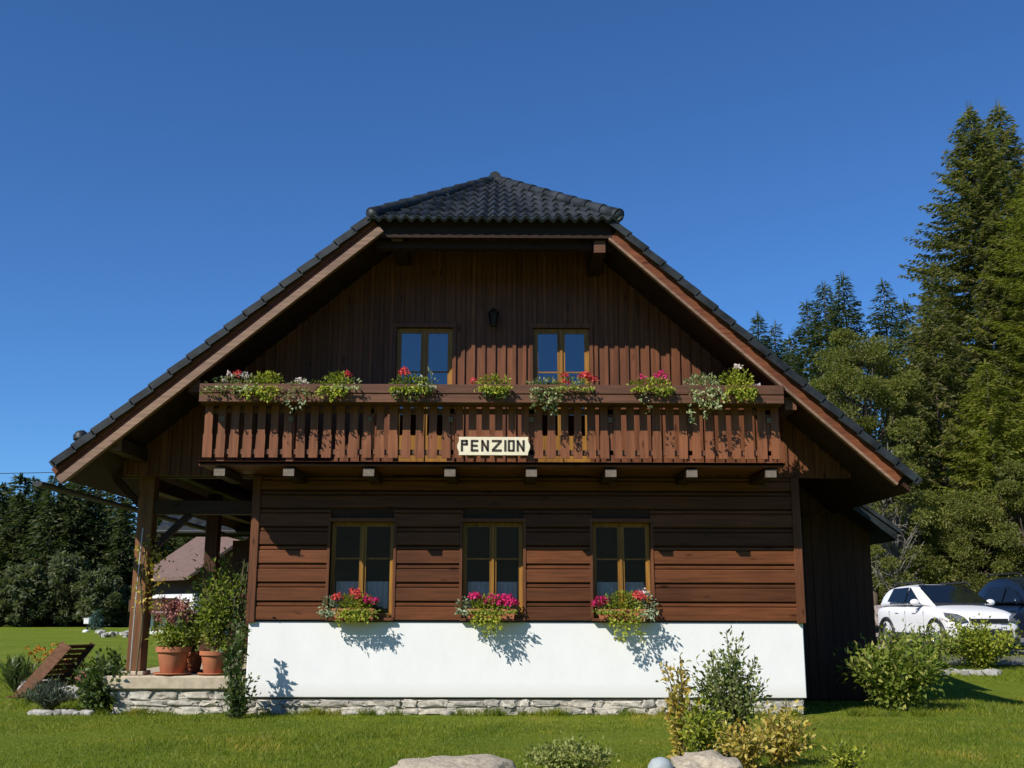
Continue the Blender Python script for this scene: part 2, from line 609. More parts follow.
def added_hills():
    """unseen wooded slopes added behind the camera to cut sky fill and window reflections"""
    mb = MB()
    n, m = 60, 8
    for i in range(n+1):
        a = R(185+170*i/n)
        for j in range(m+1):
            d = 130+35*j
            h = -2+60*(1-math.cos(PI*j/m))/2*(1.0+.2*math.sin(i*.35)+.12*math.sin(i*.9+j))
            mb.v.append((d*math.cos(a), d*math.sin(a), h))
    for i in range(n):
        for j in range(m):
            k = i*(m+1)+j
            mb.f.append((k, k+1, k+m+2, k+m+1))
            mb.m.append(0)
    o = mb.build('added_hills', plain('added_wooded_slope', (.03, .045, .018), .95, .6, .4), smooth=True)  # out of view, added dark to hold back the fill light
    o['kind'] = 'structure'


added_hills()

rng = np.random.default_rng(5)


def grass():
    Vs = []
    for (x0, x1, y0, y1, n, h, w) in ((-9.5, 9.5, -7.2, 0.2, 190000, .045, .009), (-17, -6.4, 0.2, 14, 60000, .06, .016),
                                      (4.3, 15, 0.2, 9, 60000, .06, .014)):
        x = rng.uniform(x0, x1, n)
        y = rng.uniform(y0, y1, n)
        k = ~((x > -6.6) & (x < 4.3) & (y > -.04))
        x, y = x[k], y[k]
        n = len(x)
        pat = .75+.5*np.sin(x*.9+np.sin(y*1.3)*1.5)*np.sin(y*.8+1)
        hh = h*rng.uniform(.5, 1.5, n)*pat
        a = rng.uniform(0, 2*PI, n)
        lean = rng.normal(0, .55, (n, 2))
        b = np.stack([x, y, H(x, y)-.004], 1)
        d = np.stack([np.cos(a), np.sin(a), np.zeros(n)], 1)*(w*rng.uniform(.6, 1.3, n))[:, None]/2
        tip = b+np.stack([lean[:, 0]*hh, lean[:, 1]*hh, hh], 1)
        Vs.append(np.stack([b-d, b+d, tip], 1).reshape(-1, 3))
    # longer tufts left by the mower along the wall, round stones and the terrace
    n = 9000
    x = rng.uniform(-6.4, 6.2, n)
    y = -.02-np.abs(rng.normal(0, .07, n))
    x = x+.12*np.sin(x*7)
    clump = (np.sin(x*5.3)+np.sin(x*12.7+1)+np.sin(x*2.1+2)) > -.2
    x, y = x[clump], y[clump]
    n = len(x)
    a = rng.uniform(0, 2*PI, n)
    hh = rng.uniform(.05, .16, n)
    b = np.stack([x, y, np.zeros(n)-.004], 1)
    d = np.stack([np.cos(a), np.sin(a), np.zeros(n)], 1)*.005
    tip = b+np.stack([rng.normal(0, .5, n)*hh, rng.normal(-.1, .4, n)*hh, hh], 1)
    Vs.append(np.stack([b-d, b+d, tip], 1).reshape(-1, 3))
    o = np_mesh('grass', np.concatenate(Vs), 3, M['grassb'])
    tag(o, 'short mown green grass of the garden lawn', 'grass', kind='stuff')


grass()

# ------------------------------------------------------------------ the house
HX0, HX1 = -4.25, 4.25
BY = -1.30                                   # plane of the barge boards
CL, CRX = -2.30, 1.30                        # hip corners (lower barge line)
SLL, SLR = .8485, .905
TL = lambda x: 7.11+SLL*(x+2.28)             # lower barge line, left slope
TR = lambda x: 7.03-SLR*(x-1.26)             # lower barge line, right slope
EL, ER = -6.84, 5.62                         # eaves
RIDGE = -.53
YB = 10.0
house = empty('guest_house', (-.5, 0, 0), 'dark brown timber guest house with white plinth, black tiled half hipped roof and flower balcony', 'house')
OPEN = [(-3.04, -2.06), (-.99, -.05), (1.03, 1.93)]       # ground-floor windows
WZ0, WZ1 = 1.43, 2.89
DOORS = [(-2.10, -1.19), (.11, 1.02)]                      # balcony doors
DZ0, DZ1 = 3.72, 6.02


def segs(x0, x1, ops):
    out, a = [], x0
    for o0, o1 in ops:
        if o0 > a: out.append((a, min(o0, x1)))
        a = max(a, o1)
    if a < x1: out.append((a, x1))
    return out


def build_house():
    rnd = random.Random(3)
    # white plinth
    mb = MB()
    mb.box(HX0, HX1, 0, .3, .25, 1.37, .012)
    mb.build('plinth_wall', M['plinth'], house)
    # stone foundation, one wall of fitted stones
    mb = MB()
    mb.box(HX0+.03, HX1-.05, .055, .3, -.3, .225)
    mb.build('foundation_mortar', M['mortar'], house)
    mb = MB()
    for zc_, hh in ((.055, .060), (.165, .055)):
        x = HX0+.02
        while x < HX1-.1:
            w = rnd.choice((.13, .18, .24, .3, .42, .5))*rnd.uniform(.85, 1.15)
            w = min(w, HX1-.04-x)
            k = rnd.uniform(.78, 1.04)
            mb.stone((x+w/2, .065+rnd.uniform(-.012, .02), zc_+rnd.uniform(-.012, .012)), w/2*.97, .06, hh*k, rnd, .16, 3, .5)
            if rnd.random() < .25:
                mb.stone((x+w, .03, .03), rnd.uniform(.05, .11), .05, .045, rnd, .14, 2)
            x += w
    mb.build('foundation_stones', M['stone'], house, smooth='auto')
    # timber rows of the ground floor
    mb = MB()
    z = 1.38
    rows = []
    while z < 3.58:
        rows.append((z, min(z+.285, 3.6)))
        z += .285
    for z0, z1 in rows:
        ops = OPEN if (z0 < WZ1-.05 and z1 > WZ0+.02) else []
        for a, b in segs(HX0+.10, HX1-.10, ops):
            dz = rnd.uniform(-.003, .003)
            g = .012
            prof = [(.02, z0+g), (-.036, z0+g), (-.050, z0+g+.012), (-.052+dz, z1-.082), (-.040, z1-.070), (-.012, z1-.069), (-.012, z1-.055),
                    (-.042, z1-.054), (-.044, z1-.020), (-.034, z1-.012), (.02, z1-.012)]
            n = len(prof)
            v = [(a, y, zz) for y, zz in prof]+[(b, y, zz) for y, zz in prof]
            mb.add(v, [tuple(range(n)), tuple(range(2*n-1, n-1, -1))]+[(i, i+n, (i+1) % n+n, (i+1) % n) for i in range(n)])
    mb.build('log_siding', M['log'], house)
    mb = MB()
    for a, b in segs(HX0+.02, HX1-.02, OPEN):
        mb.box(a, b, 0.0, .2, WZ0, WZ1)
    mb.box(HX0+.02, HX1-.02, 0.0, .2, 1.371, WZ0-.001)
    mb.box(HX0+.02, HX1-.02, 0.0, .2, WZ1+.001, 3.62)
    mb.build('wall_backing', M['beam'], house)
    for x0, x1 in ((HX0-.03, HX0+.10), (HX1-.10, HX1+.03)):
        mb = MB()
        mb.box(x0, x1, -.075, .15, 1.36, 3.60, .008)
        mb.build('corner_board', M['logv'], house)
    # side and rear walls, closed so that the rooms are dark
    mb = MB()
    mb.box(HX0, HX0+.2, .3, YB, 0, 5.4)
    mb.box(HX1-.2, HX1, .3, YB, 0, 3.9)
    mb.prism([(HX0+.2, 0), (HX1-.2, 0), (HX1-.2, TR(HX1-.2)+.2), (RIDGE, TR(RIDGE)+.15), (HX0+.2, TL(HX0+.2)+.2)], YB-.2, YB)
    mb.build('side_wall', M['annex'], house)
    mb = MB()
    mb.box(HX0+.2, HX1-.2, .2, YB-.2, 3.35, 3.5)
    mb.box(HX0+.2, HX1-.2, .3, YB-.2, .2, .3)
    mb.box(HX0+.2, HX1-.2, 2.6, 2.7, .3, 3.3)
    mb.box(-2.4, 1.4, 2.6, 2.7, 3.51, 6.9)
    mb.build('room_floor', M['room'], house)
    # gable boards, board on board, tops cut to the roof slope
    mb = MB()
    p = .165
    top = lambda q: min(TL(q)+.20, TR(q)+.20, 8.03)

    def vboard(a, b, y0, y1, zb):
        if min(top(a), top(b)) > zb+.02:
            mb.prism([(a, zb), (b, zb), (b, top(b)), (a, top(a))], y0, y1)
    x = -6.3
    while x < 5.1:
        a, b = x, x+p
        ins = [d for d in DOORS if a < d[1] and b > d[0]]
        for d in ins:
            for sa, sb in segs(a, b, [d]):
                if sb-sa > .01: mb.box(sa, sb, -.022, .05, 3.6, DZ1)
        vboard(a, b, -.022-rnd.uniform(0, .004), .05, DZ1 if ins else 3.60)
        over = any(d[0]-.03 < a < d[1]+.03 for d in DOORS)
        vboard(a-.028, a+.028, -.050-rnd.uniform(0, .008), -.018, DZ1+.02 if over else 3.60)
        x += p
    mb.build('gable_boards', M['gable'], house)

    # windows of the ground floor
    for i, (x0, x1) in enumerate(OPEN):
        mb = MB()
        y0, y1 = .085, .145
        f = .034
        for (a, b, c, d) in ((x0, x0+f, WZ0, WZ1), (x1-f, x1, WZ0, WZ1), (x0+f, x1-f, WZ1-f, WZ1), (x0+f, x1-f, WZ0, WZ0+f)):
            mb.box(a, b, y0, y1, c, d, .004)
        xm = (x0+x1)/2
        mb.box(xm-.020, xm+.020, y0-.012, y1, WZ0+f, WZ1-f, .004)
        for (a, b) in ((x0+f, xm-.020), (xm+.020, x1-f)):
            s = .032
            mb.box(a, a+s, y0+.015, y1-.002, WZ0+f, WZ1-f)
            mb.box(b-s, b, y0+.015, y1-.002, WZ0+f, WZ1-f)
            mb.box(a+s, b-s, y0+.015, y1-.002, WZ0+f, WZ0+f+s)
            mb.box(a+s, b-s, y0+.015, y1-.002, WZ1-f-s, WZ1-f)
            zt = WZ0+.90
            mb.box(a+s, b-s, y0+.025, y1-.005, zt-.012, zt+.012)
        w = mb.build('window', M['honey'], house)
        w['label'] = 'honey framed casement window with lace curtain'
        for (a, b) in ((x0+f, xm-.020), (xm+.020, x1-f)):
            mb = MB()
            mb.box(a+.03, b-.03, .117, .123, WZ0+f+.03, WZ1-f-.03)
            mb.build('pane', M['glass_low'], w)
        # lace curtain in soft folds, shorter in the middle
        mb = MB()
        nx, nz = 40, 8
        v, fs = [], []
        for q in range(nz+1):
            for j in range(nx+1):
                u = j/nx
                xx = x0+.08+(x1-x0-.16)*u
                low = WZ0+.12+.10*math.sin(u*PI)+.012*math.sin(u*60)
                hi = WZ0+.55
                v.append((xx, .19+.012*math.sin(u*70), low+(hi-low)*q/nz))
        for q in range(nz):
            for j in range(nx):
                fs.append((q*(nx+1)+j, q*(nx+1)+j+1, (q+1)*(nx+1)+j+1, (q+1)*(nx+1)+j))
        mb.add(v, fs)
        mb.build('lace_curtain', M['lace'], w)
        mb = MB()
        mb.box(x0-.03, x1+.03, -.10, .085, WZ0-.045, WZ0, .006)
        mb.build('sill', M['logv'], w)
        mb = MB()
        for (a, b) in ((x0-.045, x0), (x1, x1+.045)):
            mb.box(a, b, -.064, .03, WZ0, WZ1, .005)
        mb.box(x0-.045, x1+.045, -.064, .03, WZ1, WZ1+.06, .005)
        mb.build('trim', M['logv'], w)
    # balcony doors
    for i, (x0, x1) in enumerate(DOORS):
        mb = MB()
        y0, y1, f = .015, .075, .042
        for (a, b, c, d) in ((x0, x0+f, DZ0, DZ1), (x1-f, x1, DZ0, DZ1), (x0+f, x1-f, DZ1-f, DZ1), (x0+f, x1-f, DZ0, DZ0+f)):
            mb.box(a, b, y0, y1, c, d, .004)
        xm = (x0+x1)/2
        mb.box(xm-.024, xm+.024, y0-.01, y1, DZ0+f, DZ1-f, .004)
        for (a, b) in ((x0+f, xm-.024), (xm+.024, x1-f)):
            s = .038
            mb.box(a, a+s, y0+.012, y1-.002, DZ0+f, DZ1-f)
            mb.box(b-s, b, y0+.012, y1-.002, DZ0+f, DZ1-f)
            mb.box(a+s, b-s, y0+.012, y1-.002, DZ1-f-s, DZ1-f)
            mb.box(a+s, b-s, y0+.012, y1-.002, DZ0+f, DZ0+f+.5)
            zt = 5.30
            mb.box(a+s, b-s, y0+.02, y1-.004, zt-.012, zt+.012)
        w = mb.build('balcony_door', M['honey'], house)
        for (a, b) in ((x0+f, xm-.024), (xm+.024, x1-f)):
            mb = MB()
            mb.box(a+.03, b-.03, .04, .046, DZ0+f+.45, DZ1-f-.04)
            mb.build('pane', M['glass_up'], w)
        mb = MB()
        mb.box(x0-.06, x0, -.058, .02, DZ0, DZ1, .005)
        mb.box(x1, x1+.06, -.058, .02, DZ0, DZ1, .005)
        mb.box(x0-.06, x1+.06, -.060, .02, DZ1, DZ1+.08, .005)
        mb.build('trim', M['logv'], w)

    # ---------------- balcony
    bx0, bx1 = -4.82, 3.76
    mb = MB()
    n = 7
    for i in range(n):
        y0 = -1.10+1.10*i/n
        mb.box(bx0-.03*(i == 0), bx1+.03*(i == 0), y0+.004, y0+1.1/n-.004, 3.625, 3.665)
        mb.box(bx0-.03, bx1+.03, -1.125, -1.10, 3.648, 3.69, .005)
    bal = mb.build('balcony', M['barge'], house)
    bxs = [-4.55, -3.53, -2.35, -1.15, .055, 1.23, 2.43, 3.60]
    for x in bxs:
        mb = MB()
        mb.box(x-.085, x+.085, -1.055, 0.0, 3.475, 3.60, .006)
        mb.cur = 1
        mb.box(x-.080, x+.080, -1.059, -1.05, 3.480, 3.596)
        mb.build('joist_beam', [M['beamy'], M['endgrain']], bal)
    for x in bxs[:1]+bxs[1:]:
        px = min(max(x, bx0+.06), bx1-.06)
        mb = MB()
        mb.box(px-.055, px+.055, -1.04, -.93, 3.67, 4.60, .006)
        mb.cur = 1
        mb.box(px-.035, px+.035, -1.085, -1.03, 4.29, 4.37, .005)
        mb.build('railing_post', [M['bal'], M['endgrain']], bal)
    nb = 44
    for i in range(nb):
        x = bx0+.07+(bx1-bx0-.14)*i/(nb-1)
        w = .134+rnd.uniform(-.006, .006)
        t = rnd.uniform(-.008, .008)
        mb = MB()
        v = [(x-w/2+t, -1.065, 3.75), (x+w/2+t, -1.065, 3.75), (x+w/2, -1.065, 4.08), (x+w/2-.012, -1.065, 4.12), (x+w/2-.008, -1.065, 4.55),
             (x-w/2+.008, -1.065, 4.55), (x-w/2+.012, -1.065, 4.12), (x-w/2, -1.065, 4.08)]
        mb.prism([(a, c) for a, b, c in v], -1.070-rnd.uniform(0, .006), -1.042)
        mb.build('baluster', M['bal'], bal)
    mb = MB()
    mb.box(bx0, bx1, -1.04, -.98, 3.80, 3.88, .005)
    mb.box(bx0, bx1, -1.04, -.98, 4.42, 4.50, .005)
    mb.build('rail', M['trough'], bal)
    mb = MB()
    ty = -1.40
    mb.box(bx0, bx1, ty, ty+.028, 4.525, 4.645, .004)
    mb.box(bx0+.01, bx1-.01, ty+.015, ty+.027, 4.64, 4.67)
    mb.box(bx0, bx1, ty-.008, ty+.028, 4.660, 4.795, .004)
    mb.box(bx0, bx1, ty+.35, ty+.375, 4.525, 4.79, .004)
    mb.box(bx0, bx1, ty+.028, ty+.35, 4.525, 4.55)
    mb.box(bx0, bx0+.025, ty+.028, ty+.35, 4.55, 4.79)
    mb.box(bx1-.025, bx1, ty+.028, ty+.35, 4.55, 4.79)
    mb.cur = 1
    mb.box(bx0+.03, bx1-.03, ty+.03, ty+.345, 4.56, 4.74)
    mb.build('flower_trough', [M['trough'], M['mortar']], bal)

    # ---------------- roof
    off = .12
    th = .36
    CLx, CRx = CL, CRX
    yA = 1.0
    zA = TL(RIDGE)+.38
    mb = MB()
    zl_t = lambda x, y: TL(x)+th
    zl_b = lambda x, y: TL(x)+off
    zr_t = lambda x, y: TR(x)+th
    zr_b = lambda x, y: TR(x)+off
    yF = BY+.05
    mb.slab([(EL+.05, yF), (CLx, yF), (CLx, YB+.8), (EL+.05, YB+.8)], zl_t, zl_b)
    mb.slab([(CLx, yF), (RIDGE, yA), (RIDGE, YB+.8), (CLx, YB+.8)], zl_t, zl_b)
    mb.slab([(CRx, yF), (ER-.05, yF), (ER-.05, YB+.8), (CRx, YB+.8)], zr_t, zr_b)
    mb.slab([(RIDGE, yA), (CRx, yF), (CRx, YB+.8), (RIDGE, YB+.8)], zr_t, zr_b)
    zc = (TL(CLx)+TR(CRx))/2
    hs = (zA-(zc+th))/(yA-BY)
    hz = lambda y: zc+th+hs*(y-BY)
    mb.slab([(CLx, yF), (CRx, yF), (RIDGE, yA)], lambda x, y: hz(y)-.005, lambda x, y: hz(y)-.28)
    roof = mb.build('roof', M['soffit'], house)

    wv = .165
    course = .345

    def tiles(name, O, eS, eT, nrm, tlen, smin, smax):
        O, eS, eT, nrm = map(lambda a: np.array(a, float), (O, eS, eT, nrm))
        V, F = [], []
        nc = int(math.ceil(tlen/course))
        for c in range(nc):
            t0, t1 = c*course, min((c+1)*course+.02, tlen+.03)
            a0, b0, a1, b1 = smin(t0), smax(t0), smin(t1), smax(t1)
            lo, hi = min(a0, a1), max(b0, b1)
            m = max(3, int((hi-lo)/wv*7))
            base = len(V)
            for r_, (t, raise_) in enumerate(((t0, 0.0), (t1, .026), (t1, -.012))):
                aa, bb = (a0, b0) if r_ == 0 else (a1, b1)
                for j in range(m+1):
                    s = aa+(bb-aa)*j/m
                    h = .062*(.5+.5*math.cos(2*PI*s/wv))**.9
                    if r_ == 2: h -= .012
                    V.append(O+eS*s+eT*t+nrm*(h+raise_+.01))
            for r_ in range(2):
                for j in range(m):
                    F.append((base+r_*(m+1)+j, base+r_*(m+1)+j+1, base+(r_+1)*(m+1)+j+1, base+(r_+1)*(m+1)+j))
        mb2 = MB()
        mb2.add(V, F)
        o = mb2.build(name, M['tile'], roof, smooth='auto')
        return o
    # hip
    hl = math.hypot(1, hs)
    hT = (0, -1/hl, -hs/hl)
    hN = (0, -hs/hl, 1/hl)
    hlen = (yA-BY+.12)*hl
    fr = lambda t: t/((yA-BY)*hl)
    tiles('hip_tiles', (RIDGE, yA, zA), (1, 0, 0), hT, hN, hlen,
          lambda t: (CLx-.02-RIDGE)*fr(t), lambda t: (CRx+.02-RIDGE)*fr(t))
    # main slopes
    cl = math.hypot(1, SLL)
    llen = (RIDGE-EL+.02)*cl
    tcorner = (RIDGE-CLx)*cl
    def ymin(tc):
        return lambda t: yA+(BY-.10-yA)*min(1, t/tc)
    tiles('slope_tiles', (RIDGE, 0, zA), (0, 1, 0), (-1/cl, 0, -SLL/cl), (-SLL/cl, 0, 1/cl), llen, ymin(tcorner), lambda t: YB+.8)
    cr = math.hypot(1, SLR)
    rlen = (ER-RIDGE+.02)*cr
    tcr = (CRx-RIDGE)*cr
    tiles('slope_tiles', (RIDGE, 0, zA), (0, 1, 0), (1/cr, 0, -SLR/cr), (SLR/cr, 0, 1/cr), rlen, ymin(tcr), lambda t: YB+.8)
    # stepped verge tiles
    for side, (tl, tc, c_, sl) in enumerate(((llen, tcorner, cl, SLL), (rlen, tcr, cr, SLR))):
        sg = -1 if side == 0 else 1
        mb = MB()
        nc = int(math.ceil(tl/course))
        for c in range(nc):
            t0, t1 = c*course, min((c+1)*course+.02, tl+.03)
            if t0 < tc-.1: continue
            def P(t, h, y):
                return (RIDGE+sg*(t/c_)+sg*sl/c_*h, y, zA-t*sl/c_+h/c_)
            v = []
            for y in (BY-.125, BY-.06):
                v += [P(t0, .030, y), P(t1, .056, y), P(t1, -.046, y), P(t0, -.072, y)]
            mb.add(v, [(0, 1, 2, 3), (7, 6, 5, 4), (0, 4, 5, 1), (1, 5, 6, 2), (2, 6, 7, 3), (3, 7, 4, 0)])
        mb.build('verge_tiles', M['tile'], roof)
    # ridge caps along hips and ridge
    mb = MB()
    def caps(p0, p1, n):
        p0, p1 = Vector(p0), Vector(p1)
        for i in range(n):
            a = p0.lerp(p1, i/n)
            b = p0.lerp(p1, (i+1.12)/n)
            mb.tube([a, b], [.085, .105], 12)
    up = Vector((0, 0, .03))
    caps(Vector((RIDGE, yA, zA))+up, Vector((CLx-.06, BY-.08, zc+th+.02))+up, 9)
    caps(Vector((RIDGE, yA, zA))+up, Vector((CRx+.06, BY-.08, zc+th+.02))+up, 9)
    caps(Vector((RIDGE, YB+.8, zA))+up, Vector((RIDGE, yA-.1, zA))+up, 24)
    for x in (CLx-.05, CRx+.05):
        mb.stone((x, BY-.07, zc+th+.045), .098, .10, .090, random.Random(1), .0)
    mb.build('ridge_tiles', M['tile'], roof, smooth='auto')
    # vent on the left slope near the eaves
    mb = MB()
    vp = at(82, 437, -.7)
    vx, vz = vp[0], vp[2]
    mb.tube([(vx+.02, -.7, TL(vx)+.30), (vx, -.7, vz-.02)], .06, 12)
    mb.tube([(vx-.005, -.7, vz-.06), (vx-.01, -.7, vz-.03), (vx-.02, -.7, vz+.04), (vx-.03, -.7, vz+.09)], [.085, .115, .11, .06], 14)
    mb.build('roof_vent', M['tile'], roof, smooth='auto')
    # barge boards
    for sg, T, xa, xb, sl in ((-1, TL, CL+.10, EL+.10, SLL), (1, TR, CRX-.08, ER-.28, SLR)):
        c_ = math.hypot(1, sl)
        nx, nz = sg*sl/c_, 1/c_
        mb = MB()
        a, b = (xa, T(xa)), (xb, T(xb))
        def offp(p, d): return (p[0]+nx*d, p[1]+nz*d)
        mb.prism([a, b, offp(b, .175), offp(a, .175)], BY, BY+.05)
        mb.prism([offp(a, .178), offp(b, .178), offp(b, .27), offp(a, .27)], BY-.022, BY+.05)
        bb = mb.build('barge_board', M['barge'], house)
        mb = MB()
        w_ = .105 if sg < 0 else .035
        mb.prism([offp(a, -.004), offp(b, -.004), offp(b, w_), offp(a, w_)], BY-.075, BY-.002)
        mb.build('edge_strip', M['strip'], bb)
    # fascia and soffit beneath the hip
    mb = MB()
    mb.box(CL+.02, CRX-.02, BY, BY+.05, zc+.06, zc+th-.01)
    mb.box(CL-.02, CRX+.02, BY+.16, BY+.30, zc-.06, zc+.055)
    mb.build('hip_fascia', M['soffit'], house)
    # purlins and their pale ends
    mb = MB()
    for x, T, dz in ((-6.05, TL, .0), (-4.95, TL, -.05), (CL+.30, TL, -.18), (CRX-.20, TR, -.18), (3.90, TR, -.08)):
        z = T(x)+.10
        mb.cur = 0
        mb.box(x-.09, x+.09, BY+.08, YB, z-.20+dz, z+dz, .008)
        mb.cur = 1
        mb.box(x-.085, x+.085, BY+.072, BY+.082, z-.195+dz, z-.005+dz)
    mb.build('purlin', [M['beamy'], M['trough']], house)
    # gutter with brackets along the left eaves
    mb = MB()
    gx, gz = EL-.22, TL(EL)+.10
    pts = []
    n = 10
    v, fs = [], []
    ys = [BY-.10+i*(YB+.9-BY)/30 for i in range(31)]
    for y in ys:
        zz = gz-.002*(y)
        for rr in (.075, .066):
            for j in range(n+1):
                a = PI+PI*j/n
                v.append((gx+rr*math.cos(a), y, zz+rr*math.sin(a)))
    m = 2*(n+1)
    for i in range(30):
        for k in (0, n+1):
            for j in range(n):
                fs.append((i*m+k+j, i*m+k+j+1, (i+1)*m+k+j+1, (i+1)*m+k+j))
    fs.append(tuple(range(n+1)))
    mb.add(v, fs)
    for y in np.arange(-1.1, YB, .9):
        mb.bar((gx+.07, y, gz), (EL+.03, y, TL(EL)+.27), .03, .006)
    mb.build('gutter', M['metal'], house)
    # right annex: dark board wall under a lower roof
    mb = MB()
    x = 4.27
    rr = random.Random(8)
    while x < 6.08:
        w = .15
        mb.prism([(x, .05), (x+w-.006, .05), (x+w-.006, 4.2-.74*(x+w-.006-4.5)+.05), (x, 4.2-.74*(x-4.5)+.05)], 2.5-rr.uniform(0, .012), 2.56)
        x += w
    mb.prism([(4.27, -.1), (6.08, -.1), (6.08, 3.05), (4.27, 4.35)], 2.56, 2.62)
    mb.box(6.0, 6.08, 2.62, 7.0, -.1, 3.05)
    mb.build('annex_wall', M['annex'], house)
    mb = MB()
    za = lambda x, y: 4.2-.74*(x-4.5)
    mb.slab([(4.5, 1.75), (6.44, 1.75), (6.44, 7.3), (4.5, 7.3)], lambda x, y: za(x, y)+.12, lambda x, y: za(x, y)-.03)
    mb.cur = 1
    mb.slab([(4.5, 1.70), (6.50, 1.70), (6.50, 7.35), (4.5, 7.35)], lambda x, y: za(x, y)+.20, lambda x, y: za(x, y)+.122)
    mb.build('annex_roof', [M['tile'], M['tile']], house)  # lower slab and its edge coloured tile black too, standing in for shade
    mb = MB()
    mb.tube([(4.3, 1.2, 3.02), (4.6, 1.2, 3.05), (5.1, 1.2, 3.2), (5.2, 1.6, 3.35)], .018, 8)
    mb.build('cable_conduit', M['beam'], house)

    # ---------------- porch at the left
    mb = MB()
    mb.box(-6.42, HX0-.02, -.02, 7.5, .36, .56, .02)
    mb.build('porch_slab', M['slabstone'], house)
    mb = MB()
    mb.box(-6.25, HX0-.04, .06, 7.4, -.2, .36)
    mb.build('porch_base', M['mortar'], house)
    mb = MB()
    for z0, z1 in ((0, .11), (.115, .21), (.215, .35)):
        x = -6.3+rnd.uniform(0, .1)
        while x < HX0-.12:
            w = rnd.uniform(.22, .6)
            w = min(w, HX0-.03-x)
            mb.stone((x+w/2, .10, (z0+z1)/2), w/2*.98, .075, (z1-z0)/2*rnd.uniform(.85, 1.02), rnd, .16, 3, .5)
            x += w
    mb.build('porch_stones', M['stone'], house, smooth='auto')
    for (x, y) in ((-6.02, .30), (-6.02, 4.2), (-5.0, 7.2)):
        mb = MB()
        mb.box(x-.12, x+.12, y-.12, y+.14, .62, 3.75, .01)
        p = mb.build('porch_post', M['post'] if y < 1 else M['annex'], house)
        mb = MB()
        mb.box(x-.17, x+.17, y-.17, y+.19, .56, .62, .01)
        mb.build('post_foot', M['slabstone'], p)
    mb = MB()
    mb.box(-5.90, HX0-.03, .20, .40, 3.02, 3.24, .008)
    mb.box(-6.6, HX0-.03, .22, .38, 3.60, 3.78, .008)
    mb.box(-6.12, -5.92, .44, 7.2, 3.40, 3.60, .008)
    mb.bar((-5.92, .30, 2.45), (-5.35, .30, 3.02), .10, .10, (0, 1, 0))
    mb.bar((-6.12, .30, 3.15), (-6.55, .30, 3.58), .10, .10, (0, 1, 0))
    mb.build('porch_beam', M['beam'], house)
    # rear wing seen through the porch
    mb = MB()
    mb.box(-7.1, HX0-.02, 10.0, 10.1, 0, 3.2)
    mb.build('wing_wall', M['annex'], house)
    mb = MB()
    mb.box(-5.6, HX0-.02, 7.6, 7.7, .5, 3.6)
    mb.build('porch_screen', M['annex'], house)
    wlen = 3.2
    o = MB()
    o.slab([(-8.6, 8.9), (-3.6, 8.9), (-3.6, 12.6), (-8.6, 12.6)], lambda x, y: 3.38+.6*(y-8.9), lambda x, y: 3.22+.6*(y-8.9))
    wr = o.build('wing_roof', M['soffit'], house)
    k = math.hypot(1, .6)
    V, F = [], []
    for c in range(8):
        t0, t1 = c*.36, (c+1)*.36
        m = int(5/.3*8)
        b = len(V)
        for t, r_ in ((t0, .04), (t1, 0), (t0, -.03)):
            for j in range(m+1):
                s = -8.62+5.0*j/m
                h = .04*(.5+.5*math.cos(2*PI*s/.3))+r_ if r_ >= 0 else -.02
                V.append((s, 8.86+t/k, 3.40+.6*t/k+h))
        for q in ((0, 1), (2, 0)):
            for j in range(m):
                F.append((b+q[0]*(m+1)+j, b+q[0]*(m+1)+j+1, b+q[1]*(m+1)+j+1, b+q[1]*(m+1)+j))
    o = MB()
    o.add(V, F)
    o.build('wing_tiles', M['tile'], wr, smooth='auto')
    o = MB()
    o.tube([(-8.6, 8.80, 3.33), (-3.7, 8.80, 3.33)], .055, 10)
    o.build('wing_gutter', M['metal'], wr)


build_house()

# thin pale downpipe beside the porch post
mb = MB()
mb.tube([at(143, 528, .10), at(139, 566, .08), at(133, 632, .06), at(129, 684, .05)], .010, 8)
o = mb.build('drain_pipe', M['zinc'], smooth='auto')
tag(o, 'thin pale pipe running down in front of the porch post', 'pipe')


